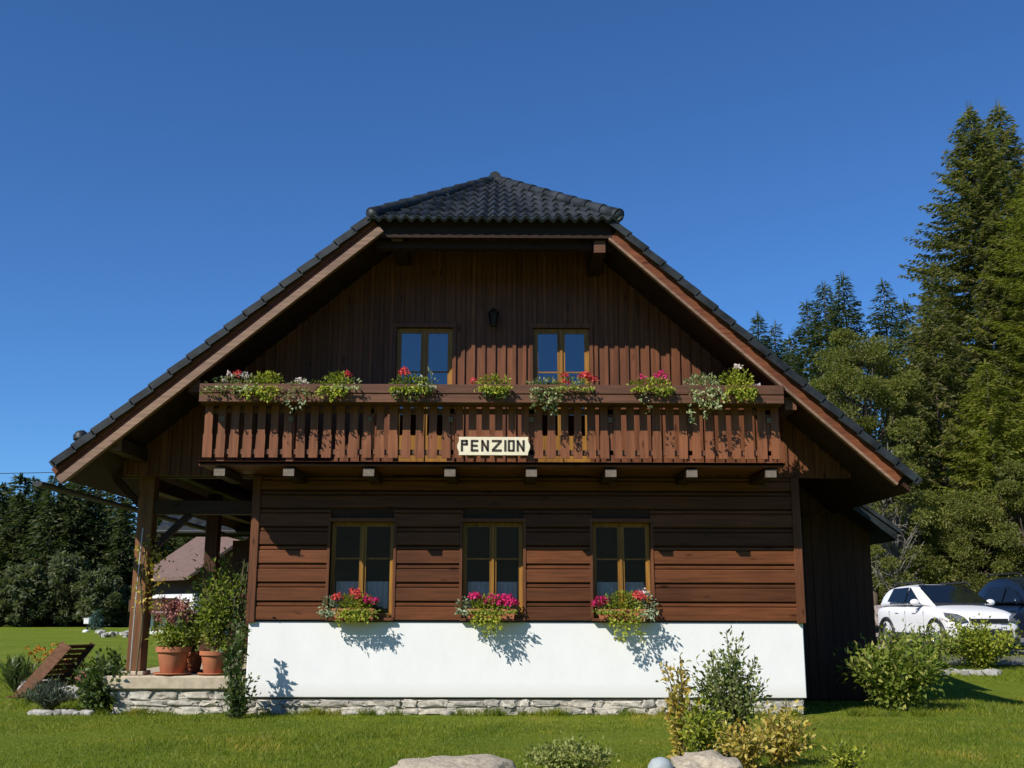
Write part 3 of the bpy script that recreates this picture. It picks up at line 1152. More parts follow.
# sign -----------------------------------------------------------------
def sign():
    x0, x1, z0, z1 = -1.035, .02, 3.785, 4.055
    y = -1.15
    s = empty('name_sign', ((x0+x1)/2, y, z0), 'cream wooden board with the dark letters PENZION on the balcony railing', 'sign')
    out = []
    for i in range(9):
        t = i/8
        out.append((x0+.012*math.sin(t*9)+.02*abs(t-.5), z1-(z1-z0)*t))
    for i in range(9):
        t = i/8
        out.append((x1-.014*math.sin(t*8+1)-.015*abs(t-.5), z0+(z1-z0)*t))
    mb = MB()
    mb.prism(out, y, y+.03)
    mb.build('board', M['sign'], s)
    Wd, Hh = x1-x0, z1-z0
    cx = lambda u: x0+(u-160)/670*Wd
    b, t = z0+.21*Hh, z0+.83*Hh
    k = .030
    mb = MB()

    def st(ax, az, bx, bz, w=k):
        mb.bar((ax, y-.0045, az), (bx, y-.0045, bz), .007, w, up=(-(bz-az), 0, (bx-ax)) if True else None)
    mid = (b+t)/2
    l, r = cx(197), cx(250)
    st(l, b, l, t); st(l, t-.013, r, t-.013); st(r-.012, t, r-.012, mid+.01); st(l, mid+.02, r, mid+.02)
    l, r = cx(290), cx(350)
    st(l, b, l, t); st(l, t-.013, r, t-.013); st(l, mid, r-.01, mid); st(l, b+.013, r, b+.013)
    l, r = cx(388), cx(440)
    st(l, b, l, t); st(r, b, r, t); st(l, t-.01, r, b+.01)
    l, r = cx(478), cx(570)
    st(l, t-.013, r, t-.013); st(l, b+.013, r, b+.013); st(r-.015, t-.02, l+.015, b+.02)
    l = cx(604)
    st(l, b, l, t)
    l, r = cx(637), cx(682)
    st(l, b, l, t); st(r, b, r, t); st(l, t-.012, r, t-.012, .026); st(l, b+.012, r, b+.012, .026)
    l, r = cx(720), cx(775)
    st(l, b, l, t); st(r, b, r, t); st(l, t-.01, r, b+.01)
    mb.build('lettering', M['ink'], s)
    for x in (x0+.02, x1-.03):
        mb = MB()
        mb.box(x-.02, x+.02, y+.03, y+.075, z0+.08, z1-.08)
        mb.build('bracket', M['black'], s)


sign()


# wall lantern ----------------------------------------------------------
def lantern():
    x, z = -.53, 6.12
    s = empty('wall_lantern', (x, -.06, z), 'small black wall lantern on the gable between the balcony doors', 'lantern')
    mb = MB()
    mb.box(x-.05, x+.05, -.075, -.055, z-.05, z+.16, .004)
    mb.tube([(x, -.07, z+.11), (x, -.16, z+.20), (x, -.22, z+.17)], .012, 8)
    mb.lathe([(.02, .17), (.10, .10), (.085, .085)], (x, -.22, z), 6)
    mb.lathe([(.05, -.12), (.06, -.10), (.03, -.09)], (x, -.22, z), 6)
    for j in range(6):
        a = 2*PI*j/6
        mb.tube([(x+.05*math.cos(a), -.22+.05*math.sin(a), z-.11), (x+.085*math.cos(a), -.22+.085*math.sin(a), z+.09)], .006, 5)
    mb.build('bracket', M['black'], s)
    mb = MB()
    mb.lathe([(.045, -.10), (.075, .085)], (x, -.22, z), 6)
    mb.build('lamp_glass', M['carglass'], s)


lantern()


# ------------------------------------------------------------------ vegetation builders
def rdir(n, r):
    return unit(r.normal(0, 1, (n, 3)))


def shrub(name, label, cat, loc, h, rx, ry, mat, stem_mat=None, nst=14, nleaf=1600, ll=.07, lw=.035, seed=1, group=None,
          lo=.12, up=.3, parent=None, part='foliage', stems=True, clump=.09, top=1.0):
    """many thin stems fanning out from one base, leaves clustered along them"""
    r = np.random.default_rng(seed)
    root = parent if parent is not None else empty(name, loc, label, cat, group)
    mb = MB()
    tips = []
    for i in range(nst):
        a = 2*PI*(i+r.uniform(-.3, .3))/nst*2.4
        q = math.sqrt((i+.5)/nst)
        rad = q*r.uniform(.75, 1.1)
        hh = h*(1-.45*q**2)*r.uniform(.72, 1.05)
        p0 = np.array([math.cos(a)*rx*.12*q, math.sin(a)*ry*.12*q, 0])
        p3 = np.array([math.cos(a)*rx*rad, math.sin(a)*ry*rad, hh*top])
        p1 = p0*.5+np.array([p3[0]*.15, p3[1]*.15, hh*.45])
        pts = [((1-t)**2*p0+2*t*(1-t)*p1+t*t*p3) for t in np.linspace(0, 1, 7)]
        pts = [p+r.normal(0, .012, 3)*h for p in pts]
        tips.append(np.array(pts))
        mb.tube([Vector(p) for p in pts], [.010*h*(1-.75*k/6)+.002 for k in range(7)], 5)
    if stems:
        mb.build('stems', stem_mat or M['stem'], root, org=(0, 0, 0))
    T = np.stack(tips)
    n = nleaf
    si = r.integers(0, nst, n)
    t = (lo+(1-lo)*r.uniform(0, 1, n)**.75)*5.999
    i0 = t.astype(int)
    fr = (t-i0)[:, None]
    C = T[si, i0]*(1-fr)+T[si, i0+1]*fr
    off = rdir(n, r)*(np.abs(r.normal(0, 1, n))*clump*h*(.6+.6*(t/6)))[:, None]
    C = C+off
    C[:, 2] = np.maximum(C[:, 2], .02)
    D = unit(off)+rdir(n, r)*.5+np.array([0, 0, up])
    V = cards(C, D, rdir(n, r)+np.array([0, 0, .8]), ll*r.uniform(.6, 1.3, n), lw*r.uniform(.7, 1.2, n))
    np_mesh(part, V, 4, mat, root)
    return root


def flowers(parent, centers, mat, rad=.05, n=26, size=.032, seed=0, name='blossoms'):
    r = np.random.default_rng(seed)
    C = np.repeat(np.array(centers, float), n, 0)
    d = rdir(len(C), r)
    d[:, 2] = np.abs(d[:, 2])*.9-.15
    C = C+unit(d)*rad*r.uniform(.5, 1.05, (len(C), 1))
    V = cards(C, rdir(len(C), r)+unit(d)*.3, unit(d), size*r.uniform(.7, 1.3, len(C)), size*.8, .1)
    return np_mesh(name, V, 4, mat, parent)


def spruce_mesh(Ht, rad, r, whorl=.42, step=.20, card=.42, cw=.11, base=.04, topk=1.0, droop=.35):
    C, D, N, L, W = [], [], [], [], []
    z = Ht*base
    while z < Ht*.985:
        d = Ht-z
        Rr = min(rad*(d/Ht)**.35*1.08, .10+d*topk)
        nb = int(r.integers(6, 10)) if Rr > .8 else 5
        a0 = r.uniform(0, 2*PI)
        for b in range(nb):
            a = a0+2*PI*b/nb+r.normal(0, .22)
            Lb = Rr*r.uniform(.62, 1.12)
            out = np.array([math.cos(a), math.sin(a), 0])
            sid = np.array([-math.sin(a), math.cos(a), 0])
            ns = max(2, int(Lb/step))
            t = (np.arange(ns)+r.uniform(0, 1, ns))/ns
            t = .12+.88*t
            pit = .25*(1-d/Ht)-.05-droop*(d/Ht)
            zz = z+Lb*(pit*t+.22*t**3*(d/Ht)-.12*np.sin(t*PI)*(d/Ht))
            P = out*(Lb*t)[:, None]+np.stack([0*t, 0*t, zz], 1)
            lw = (.35+.75*np.sin(np.clip(t, 0, 1)*PI*.85+.25))*card
            for sgn in (-1, 1, 0):
                if sgn == 0:
                    dd = out[None]*np.ones((ns, 1))+r.normal(0, .25, (ns, 3))
                    ln = lw*.8
                else:
                    dd = out*.75+sid*sgn*r.uniform(.55, 1.0, (ns, 1))+np.array([0, 0, -.30-.35*(d/Ht)])*r.uniform(.4, 1.6, (ns, 1))
                    ln = lw
                C.append(P+r.normal(0, .05, (ns, 3))); D.append(dd)
                N.append(np.array([0, 0, 1.0])+r.normal(0, .5, (ns, 3)))
                L.append(ln*r.uniform(.75, 1.25, ns)); W.append(cw*r.uniform(.8, 1.4, ns))
        z += whorl*r.uniform(.75, 1.2)*(.55+.45*min(1, d/Ht*2))
    C.append(np.array([[0, 0, Ht*.95]]*6)); D.append(np.array([[0, 0, 1.0]]*6)+r.normal(0, .12, (6, 3)))
    N.append(rdir(6, r)); L.append(np.full(6, Ht*.06)); W.append(np.full(6, cw))
    return cards(np.concatenate(C), np.concatenate(D), np.concatenate(N), np.concatenate(L), np.concatenate(W), .15)


def trunk(parent, Ht, r0, mat, top=.97, bend=None, seed=0):
    rr = random.Random(seed)
    mb = MB()
    n = 8
    pts = [Vector((rr.gauss(0, .01)*Ht*.3*(i > 0), rr.gauss(0, .01)*Ht*.3*(i > 0), -.3+(Ht*top+.3)*i/n)) for i in range(n+1)]
    mb.tube(pts, [r0*(1-.93*i/n)*(1.25 if i == 0 else 1) for i in range(n+1)], 10)
    return mb.build('trunk', mat, parent, smooth=True, org=(0, 0, 0))


def spruce(loc, Ht, rad, label, group, seed, mat='spruce', **kw):
    r = np.random.default_rng(seed)
    root = empty('spruce_tree', loc, label, 'tree', group)
    trunk(root, Ht, .012*Ht+.03, M['bark'], seed=seed)
    np_mesh('crown', spruce_mesh(Ht, rad, r, **kw), 4, M[mat], root)
    return root


def broadleaf(name, loc, Ht, rx, label, group, seed, mat, nleaf=16000, ll=.16, lw=.10, bare=0.0, bark='bark', low=.25, ncl=60):
    r = np.random.default_rng(seed)
    rr = random.Random(seed)
    root = empty(name, loc, label, 'tree', group)
    mb = MB()
    top = Ht*.62
    n = 7
    pts = [np.array([rr.gauss(0, .03)*rx*(i > 0), rr.gauss(0, .03)*rx*(i > 0), -.3+(top+.3)*i/n]) for i in range(n+1)]
    mb.tube(pts, [(.02*Ht)*(1-.75*i/n) for i in range(n+1)], 9)
    ends = []
    for b in range(ncl):
        f = .25+.75*(b+.5)/ncl
        i = min(n-1, int(f*n))
        p0 = pts[i]*(1-(f*n-i))+pts[i+1]*(f*n-i)
        a = b*2.399+rr.uniform(-.4, .4)
        v = (b+.5)/ncl
        zz = Ht*(low+(1-low)*(v**.8))*rr.uniform(.93, 1.03)
        prof = math.sin(min(1, max(0.05, (zz/Ht-low*.7)/(1-low*.7)))*PI*.93+.1)**.65
        q = rx*prof*rr.uniform(.35, 1.05)
        p3 = np.array([math.cos(a)*q, math.sin(a)*q, min(zz, Ht)])
        p1 = (p0+p3)/2+np.array([0, 0, .08*Ht*rr.uniform(-.2, .8)])
        bp = [(1-t)**2*p0+2*t*(1-t)*p1+t*t*p3 for t in np.linspace(0, 1, 6)]
        mb.tube(bp, [.006*Ht*(1-.85*k/5)+.004 for k in range(6)], 5)
        for tw in range(3 if bare == 0 else 7):
            t = rr.uniform(.4, .95)
            s = np.array(bp[int(t*5)])
            e = s+np.array([rr.gauss(0, 1), rr.gauss(0, 1), rr.gauss(.2, .8)])*rx*.17
            mb.tube([s, (s+e)/2+np.array([0, 0, .02*Ht*rr.random()]), e], [.003*Ht, .0022*Ht, .002], 4)
        ends.append(p3)
    mb.build('trunk', M[bark], root, smooth=True, org=(0, 0, 0))
    E = np.array(ends)
    n = nleaf
    w = r.uniform(.3, 1, len(E))**1.5
    if bare: w[r.uniform(0, 1, len(E)) < bare] = 0
    ci = r.choice(len(E), n, p=w/w.sum())
    sz = r.uniform(.6, 1.25, len(E))
    d = rdir(n, r)*(r.uniform(0, 1, n)**.45)[:, None]
    C = E[ci]+d*np.array([1, 1, .62])*(rx*.27*sz[ci])[:, None]
    V = cards(C, unit(d)+rdir(n, r)*.7+np.array([0, 0, -.15]), rdir(n, r)+np.array([0, 0, .7]), ll*r.uniform(.6, 1.3, n), lw*r.uniform(.7, 1.2, n))
    np_mesh('crown', V, 4, M[mat], root)
    return root


def gz(x, y):
    return float(H(x, y))


def place(px, y):
    x = X(px, y)
    return (x, y, gz(x, y))


# ------------------------------------------------------------------ trees to the right
def right_trees():
    def htop(px, py, y):
        p = at(px, py, y)
        return (p[0], y, gz(p[0], y)), p[2]-gz(p[0], y)
    G = 'conifers behind the parked cars'
    loc, h = htop(967, 104, 28)
    spruce(loc, h, 4.3, 'tallest spruce behind the white car, its left tip highest', None, 11, 'spruce_cone', step=.075, whorl=.32, card=.36, cw=.075, topk=.42)
    loc, h = htop(996, 101, 30.5)
    spruce(loc, h, 4.0, 'tall coned spruce with the right-hand highest tip above the dark car', None, 12, 'spruce_cone', step=.08, whorl=.34, card=.36, cw=.075, topk=.40)
    for px, py, y, lab in ((935, 262, 36, 'spruce filling the gap left behind the tallest spruce'), (1015, 215, 36, 'spruce filling the gap behind the yellow green larch')):
        loc, h = htop(px, py, y)
        spruce(loc, h, 3.6, lab, None, int(px), 'spruce_cone', step=.12, whorl=.36, card=.44, cw=.09, topk=.42)
    loc, h = htop(1040, 150, 24)
    spruce(loc, h, 3.9, 'yellow green larch at the right edge of the trees', None, 13, 'larch', step=.08, whorl=.32, card=.34, cw=.045, topk=.6, droop=.1)
    loc, h = htop(930, 300, 25)
    spruce(loc, h, 3.4, 'mid height spruce in front of the tallest spruces, above the white car', None, 14, 'spruce_cone', step=.09, whorl=.32, card=.36, cw=.07, topk=.5)
    loc, h = htop(985, 360, 22)
    spruce(loc, h, 3.2, 'broad drooping spruce between the white and the dark car', None, 15, 'larch', step=.08, whorl=.28, card=.32, cw=.055, topk=.6)
    for i, (px, py, y, lab) in enumerate(((842, 272, 46, 'slender spruce, taller of the pair left of the roundish olive tree'),
                                          (823, 281, 48, 'slender spruce, second tip left of the roundish olive tree'),
                                          (883, 279, 44, 'pointed dark spruce standing alone between the pair and the tallest spruce'),
                                          (758, 312, 58, 'small distant spruce tip just above the right roof edge, left one'),
                                          (775, 321, 60, 'small distant spruce tip just above the right roof edge, right one'),
                                          (806, 300, 50, 'spruce half hidden left of the slender pair'),
                                          (905, 300, 40, 'dark spruce in the gap left of the tallest spruce'),
                                          (790, 335, 54, 'low spruce close behind the right roof slope'))):
        loc, h = htop(px, py, y)
        spruce(loc, h, 2.4 if i != 2 else 2.0, lab, None, 20+i, step=.15, whorl=.40, card=.46, cw=.09, topk=.36)
    loc, h = htop(858, 338, 25)
    broadleaf('olive_tree', loc, h, 2.5, 'roundish olive green leafy tree above the right roof edge', None, 31, 'decid', 52000, .10, .065, low=.3)
    loc, h = htop(886, 440, 20)
    broadleaf('bare_branched_tree', loc, h, 1.5, 'half bare grey branched tree beside the right eaves', None, 32, 'decid', 12000, .10, .06, bare=.2, bark='greybark', low=.22)
    loc, h = htop(905, 470, 23)
    broadleaf('understorey_tree', loc, h, 1.9, 'leafy dark tree low behind the annex and white car', None, 33, 'decid', 34000, .10, .06, low=.05)
    loc, h = htop(968, 500, 20)
    broadleaf('understorey_tree', loc, h, 1.7, 'low bushy green tree directly behind the white car roof', None, 34, 'decid', 32000, .10, .055, low=.05)
    loc, h = htop(1020, 470, 19.5)
    broadleaf('understorey_tree', loc, h, 1.7, 'bushy green tree directly behind the dark car', None, 35, 'decid', 32000, .10, .055, low=.05)
    loc, h = htop(868, 500, 34)
    broadleaf('understorey_tree', loc, h, 2.6, 'dark leafy tree behind the annex wall corner', None, 36, 'decid', 20000, .2, .1, low=.05)


right_trees()


# ------------------------------------------------------------------ forest to the left
def left_forest():
    protos = []
    for k in range(5):
        r = np.random.default_rng(50+k)
        protos.append(spruce_mesh(13.0, 2.6+.2*k, r, step=.30, whorl=.46, card=.72, cw=.19, topk=.36, base=.02))
    meshes = []
    rnd = random.Random(17)
    words = ['broad dark', 'slender dark', 'ragged dark', 'full', 'narrow']
    roots = []
    i = 0
    for y, p0, p1, dp in ((74, -90, 300, 21), (83, -100, 310, 19), (93, -110, 320, 21)):
        px = p0
        while px < p1:
            x = X(px+rnd.uniform(-5, 5), y)
            yy = y+rnd.uniform(-3, 3)
            k = rnd.randrange(5)
            hh = (11.4+(y-74)*.14)*rnd.uniform(.90, 1.10)
            rank = {74: 'front', 83: 'middle', 93: 'rear'}[y]
            lab = '%s spruce in the %s rank of the forest edge beyond the meadow' % (words[k], rank)
            if i < 5:
                k = i
                root = empty('forest_spruce', (x, yy, 0))
                trunk(root, 13.0, .18, M['bark'], seed=k)
                np_mesh('crown', protos[k], 4, M['spruce'], root)
                roots.append(root)
                lab = '%s spruce in the %s rank of the forest edge beyond the meadow' % (words[k], rank)
            else:
                root = copy_tree(roots[k])
                root.location = (x, yy, 0)
            tag(root, lab, 'tree', 'spruces of the forest edge beyond the meadow, %s %s' % (words[k], rank))
            root.scale = (hh/13*rnd.uniform(.9, 1.15),)*2+(hh/13,)
            root.rotation_euler = (0, 0, rnd.uniform(0, 6))
            px += dp*rnd.uniform(.75, 1.2)
            i += 1
    # pale leafy trees in front of the spruces
    for j, (px, py, y, rx, lab) in enumerate(((28, 566, 68, 1.9, 'pale leafy tree leftmost before the spruce forest'),
                                             (68, 556, 69, 2.2, 'tallest pale leafy tree before the spruce forest'),
                                             (100, 572, 68, 1.9, 'pale leafy tree nearest the far chalet'),
                                             (-6, 575, 68, 1.8, 'pale leafy tree cut by the left picture edge'),
                                             (130, 590, 70, 1.5, 'small pale leafy tree beside the far chalet wall'))):
        p = at(px, py, y)
        broadleaf('pale_leafy_tree', (p[0], y, 0), p[2], rx, lab, None, 70+j, 'pale', 5000, .34, .2, low=.05, ncl=40)


left_forest()


# ------------------------------------------------------------------ far chalet seen through the porch
def chalet():
    y = 47.0
    c = empty('far_chalet', (X(222, y), y, 0), 'far brown roofed chalet with white walls seen through the porch', 'house', rz=R(38))
    w, l, e, r_ = 3.0, 3.2, 3.0, 5.8
    O = (0, 0, 0)
    mb = MB()
    mb.box(-w, w, -l, l, 0, 2.3)
    mb.build('wall', M['white'], c, org=O)
    mb = MB()
    mb.prism([(-w+.03, 2.301), (w-.03, 2.301), (w-.03, e+.25), (0, r_-.1), (-w+.03, e+.25)], -l+.03, l-.03)
    mb.build('upper_wall', M['farwood'], c, org=O)
    sl = (r_-e)/(w+.9)
    mb = MB()
    for s_ in (-1, 1):
        z = lambda x: r_-abs(x)*sl
        v = [(0, z(0)), (s_*(w+.9), z(w+.9)), (s_*(w+.9), z(w+.9)+.2), (0, z(0)+.2)]
        mb.prism(v if s_ > 0 else v[::-1], -l-1.2, l+.8)
    roof = mb.build('roof', M['farroof'], c, org=O)
    mb = MB()
    mb.box(-.2, 1.3, -1.4, -.4, r_-1.2, r_+.85)
    mb.box(-.3, 1.4, -1.5, -.3, r_+.85, r_+.95)
    mb.build('chimney', M['brick'], roof, org=O)
    for side in (0, 1):
        mb = MB()
        if side:
            mb.box(-w-1.1, -w, -l, l, 1.15, 1.27)
            for k in range(50):
                yy = -l+k*.144
                mb.box(-w-1.1, -w-1.06, yy, yy+.11, 1.30, 1.98)
            mb.box(-w-1.13, -w-1.03, -l, l, 1.98, 2.05)
        else:
            mb.box(-w, w, -l-1.1, -l, 1.15, 1.27)
            for k in range(47):
                xx = -w+k*.144
                mb.box(xx, xx+.11, -l-1.1, -l-1.06, 1.30, 1.98)
            mb.box(-w, w, -l-1.13, -l-1.03, 1.98, 2.05)
        mb.build('balcony', M['farwood'], c, org=O)
    for (ax, ay, sx, sy) in ((-w, -2.2, .03, .45), (-w, 0, .03, .45), (-w, 2.2, .03, .45), (-1.8, -l, .45, .03), (0, -l, .45, .03), (1.8, -l, .45, .03)):
        mb = MB()
        mb.box(ax-sx, ax+sx, ay-sy, ay+sy, .2, 1.05)
        wd = mb.build('window', M['farwood'], c, org=O)
        mb = MB()
        mb.box(ax-sx*(1.5 if sx < .1 else .8), ax+sx*(1.5 if sx < .1 else .8), ay-sy*(1.5 if sy < .1 else .8), ay+sy*(1.5 if sy < .1 else .8), .28, .97)
        mb.build('pane', M['carglass'], wd, org=O)


chalet()


# stones and things on the meadow before the chalet
def meadow_things():
    rnd = random.Random(4)
    y = 41
    x = X(120, y)
    mb = MB()
    for i in range(16):
        mb.stone((x+rnd.uniform(-.9, .7), y+rnd.uniform(-.5, .5), rnd.uniform(.05, .3)), rnd.uniform(.12, .3), .2, rnd.uniform(.08, .18), rnd, .15, 1)
    o = mb.build('stone_heap', M['rock'], smooth='auto')
    tag(o, 'low heap of pale stones on the meadow before the far chalet', 'stones')
    y = 52
    p = at(86, 636, y)
    e = empty('garden_box', (p[0], y, 0), 'small white box on a dark post out on the meadow', 'box')
    mb = MB()
    mb.box(p[0]-.17, p[0]+.17, y-.15, y+.15, .50, .82, .03)
    mb.box(p[0]-.20, p[0]+.20, y-.18, y+.18, .82, .87, .02)
    mb.build('case', M['white'], e)
    mb = MB()
    mb.tube([(p[0]+.05, y, -.1), (p[0]+.05, y, .5)], .05, 8)
    mb.build('post', M['black'], e)
    mb = MB()
    mb.lathe([(.2, 0), (.2, .08), (.08, .16)], (p[0]-.02, y-.05, 0), 12)
    mb.build('foot', M['white'], e)
    y = 58
    p = at(95, 630, y)
    spruce((p[0], y, 0), 1.35, .55, 'small blue green sapling out on the meadow', None, 90, 'bluegreen', step=.08, whorl=.12, card=.2, cw=.06, topk=.6, droop=.1)


meadow_things()

# overhead cable
mb = MB()
mb.tube([(-120, 70, 12.2), (-70, 69.6, 11.5), (-20, 69.2, 12.6)], .03, 5)
o = mb.build('power_cable', M['black'])
tag(o, 'thin dark power cable crossing the sky above the forest', 'cable')


# ------------------------------------------------------------------ cars
def make_car(root, paint, L=4.18, Wd=1.78, Ht=1.60):
    """front towards -y, wheels on z=0, origin at the middle of the car"""
    hw = Wd/2

    def loft(secs, name, mat, parent, cap=True, smooth='auto'):
        n = len(secs[0])
        v = [p for s in secs for p in s]
        f = []
        for i in range(len(secs)-1):
            for j in range(n):
                f.append((i*n+j, i*n+(j+1) % n, (i+1)*n+(j+1) % n, (i+1)*n+j))
        if cap:
            f.append(tuple(range(n)))
            f.append(tuple((len(secs)-1)*n+j for j in range(n)))
        mb = MB()
        mb.add(v, f)
        o = mb.build(name, mat, parent, smooth=smooth, org=(0, 0, 0))
        sub = o.modifiers.new('soft', 'SUBSURF')
        sub.levels = sub.render_levels = 2
        return o
    # lower body: y station, half width, bottom, shoulder, deck height
    st = [(-L/2, .62, .32, .56, .66), (-L/2+.04, .74, .26, .66, .78), (-L/2+.22, .855, .22, .80, .93), (-L/2+.6, .885, .22, .90, 1.01), (-L/2+1.15, .89, .22, .95, 1.07),
          (-.45, .89, .22, .97, 1.10), (.4, .89, .22, .98, 1.08), (1.2, .89, .24, 1.0, 1.08), (L/2-.35, .86, .30, 1.0, 1.06), (L/2-.06, .78, .36, .96, 1.02), (L/2, .66, .42, .90, .96)]
    k = hw/.89
    secs = []
    for y, w, zb, zs, zd in st:
        w *= k
        half = [(0, zd), (w*.55, zd-.005), (w*.86, zd-.045), (w*.965, zs), (w, zs-.16), (w*.985, (zb+zs)/2), (w*.99, zb+.16), (w*.93, zb+.02), (w*.5, zb)]
        loop = [(x, y, z) for x, z in half]+[(0, y, zb)]+[(-x, y, z) for x, z in reversed(half[1:])]
        secs.append(loop)
    body = loft(secs, 'body', paint, root)
    # greenhouse
    gs = [(-L/2+1.12, .70, 1.03, 1.06), (-L/2+1.45, .78, 1.04, 1.24), (-L/2+1.95, .80, 1.05, 1.50), (-L/2+2.25, .80, 1.05, 1.575), (.55, .80, 1.05, Ht), (1.35, .79, 1.05, Ht-.03), (1.75, .77, 1.04, 1.48), (2.02, .74, 1.0, 1.10)]
    secs = []
    for y, w, zb, zt in gs:
        w *= k
        tw = w*(1-.22*(zt-zb)/.55)
        half = [(0, zt), (tw*.6, zt-.008), (tw*.9, zt-.04), (tw*1.0, zt-.09 if zt-zb > .15 else zt-.02), (w*.99, zb+.05 if zt-zb > .15 else zb), (w*1.0, zb)]
        secs.append([(x, y, z) for x, z in half]+[(0, y, zb-.05)]+[(-x, y, z) for x, z in reversed(half[1:])])
    loft(secs, 'cabin', paint, root)

    def pane(name, pts, mat, parent, th=.012, push=(0, 0, 0)):
        pts = [Vector(p)+Vector(push) for p in pts]
        nrm = (pts[1]-pts[0]).cross(pts[2]-pts[0]).normalized()*th
        n = len(pts)
        mb = MB()
        mb.add(pts+[p-nrm for p in pts], [tuple(range(n)), tuple(range(2*n-1, n-1, -1))]+[(i, i+n, (i+1) % n+n, (i+1) % n) for i in range(n)])
        return mb.build(name, mat, parent, org=(0, 0, 0))
    G = M['carglass']
    yw0, yw1 = -L/2+1.17, -L/2+2.08
    pane('windscreen', [(-.70*k, yw0-.02, 1.09), (.70*k, yw0-.02, 1.09), (.62*k, yw1-.05, 1.535), (-.62*k, yw1-.05, 1.535)], G, root, .02, (0, -.035, .03))
    for s in (-1, 1):
        a = [(s*.835*k, -L/2+1.50, 1.09), (s*.835*k, .18, 1.11), (s*.70*k, .14, 1.50), (s*.695*k, -L/2+2.22, 1.485)]
        pane('side_window', a if s < 0 else a[::-1], G, root, .02, (s*.012, 0, 0))
        a = [(s*.835*k, .25, 1.11), (s*.82*k, 1.20, 1.15), (s*.69*k, 1.05, 1.48), (s*.70*k, .21, 1.50)]
        pane('side_window', a if s < 0 else a[::-1], G, root, .02, (s*.012, 0, 0))
        # mirror
        bm = bmesh.new()
        bmesh.ops.create_uvsphere(bm, u_segments=14, v_segments=10, radius=1)
        for v in bm.verts:
            v.co = Vector((s*(.98*k)+v.co.x*.12, -L/2+1.55+v.co.y*.07, 1.13+v.co.z*.085))
        mb = MB()
        mb.bm(bm)
        mb.tube([(s*.84*k, -L/2+1.56, 1.08), (s*.93*k, -L/2+1.56, 1.10)], .03, 8)
        mb.build('mirror', paint, root, smooth=True, org=(0, 0, 0))
        # headlamp wraps the corner
        mb = MB()
        pts = [(s*.50*k, -L/2-.012, .70), (s*.60*k, -L/2+.00, .80), (s*.72*k, -L/2+.07, .86), (s*.83*k, -L/2+.22, .885), (s*.87*k, -L/2+.42, .90), (s*.875*k, -L/2+.36, .82), (s*.83*k, -L/2+.13, .73), (s*.70*k, -L/2+.0, .67)]
        mb.add(pts+[(x*.94, y+.12, z) for x, y, z in pts], [tuple(range(8)), tuple(range(15, 7, -1))]+[(i, i+8, (i+1) % 8+8, (i+1) % 8) for i in range(8)])
        hl = mb.build('headlight', M['lens'], root, org=(0, 0, 0))
        mb = MB()
        mb.lathe([(.055, 0), (.075, .02), (.06, .05)], (0, 0, 0), 14)
        o = mb.build('fog_light', M['carblack'], root, org=(0, 0, 0))
        o.location = (s*.66*k, -L/2-.01, .47)
        o.rotation_euler = (R(90), 0, 0)
        for yy in (-L/2+.82, L/2-.82):
            mb = MB()
            cx = s*(hw-.12)
            prof = [(.22, -.10), (.31, -.10), (.335, -.06), (.335, .06), (.31, .10), (.22, .10)]
            v, f = [], []
            n = 28
            for r_, x_ in prof:
                for j in range(n):
                    an = 2*PI*j/n
                    v.append((cx+x_, yy+r_*math.cos(an), .335+r_*math.sin(an)))
            for i in range(len(prof)):
                for j in range(n):
                    i2 = (i+1) % len(prof)
                    f.append((i*n+j, i*n+(j+1) % n, i2*n+(j+1) % n, i2*n+j))
            mb.add(v, f)
            t = mb.build('wheel', M['tyre'], root, smooth='auto', org=(0, 0, 0))
            mb = MB()
            xo = cx+s*.085
            for j in range(5):
                an = 2*PI*j/5
                mb.bar((xo, yy, .335), (xo, yy+.21*math.cos(an), .335+.21*math.sin(an)), .03, .075, (1, 0, 0))
            ring = [(xo, yy+.215*math.cos(2*PI*j/20), .335+.215*math.sin(2*PI*j/20)) for j in range(21)]
            mb.tube(ring, .02, 6, cap=False)
            mb.build('rim', M['rim'], t, smooth='auto', org=(0, 0, 0))
            mb = MB()
            arc = [(s*(hw-.015), yy+.40*math.cos(a_), .33+.40*math.sin(a_)) for a_ in np.linspace(-.15, PI+.15, 18)]
            mb.tube(arc, .05, 8)
            disc = [(s*(hw-.03), yy+.38*math.cos(a_), .33+.38*math.sin(a_)) for a_ in np.linspace(0, 2*PI, 24)[:-1]]
            mb.add(disc+[(s*(hw-.3), y_, z_) for x_, y_, z_ in disc], [tuple(range(23))]+[(i, i+23, (i+1) % 23+23, (i+1) % 23) for i in range(23)])
            mb.build('wheel_arch', M['carblack'], root, smooth='auto', org=(0, 0, 0))
    mb = MB()
    mb.box(-.46*k, .46*k, -L/2-.035, -L/2+.05, .66, .76, .012)
    mb.box(-.55*k, .55*k, -L/2-.03, -L/2+.05, .34, .50, .02)
    mb.box(-.75*k, .75*k, -L/2+.02, -L/2+.25, .21, .33, .02)
    mb.build('grille', M['carblack'], root, org=(0, 0, 0))
    for s in (-1, 1):
        mb = MB()
        mb.box(s*(hw-.02)-.025, s*(hw-.02)+.025, -L/2+1.25, L/2-1.25, .24, .40, .015)
        mb.build('sill_cladding', M['carblack'], root, org=(0, 0, 0))
    mb = MB()
    mb.box(-.26, .26, -L/2-.05, -L/2-.036, .53, .63, .004)
    mb.build('number_plate', M['white'], root, org=(0, 0, 0))
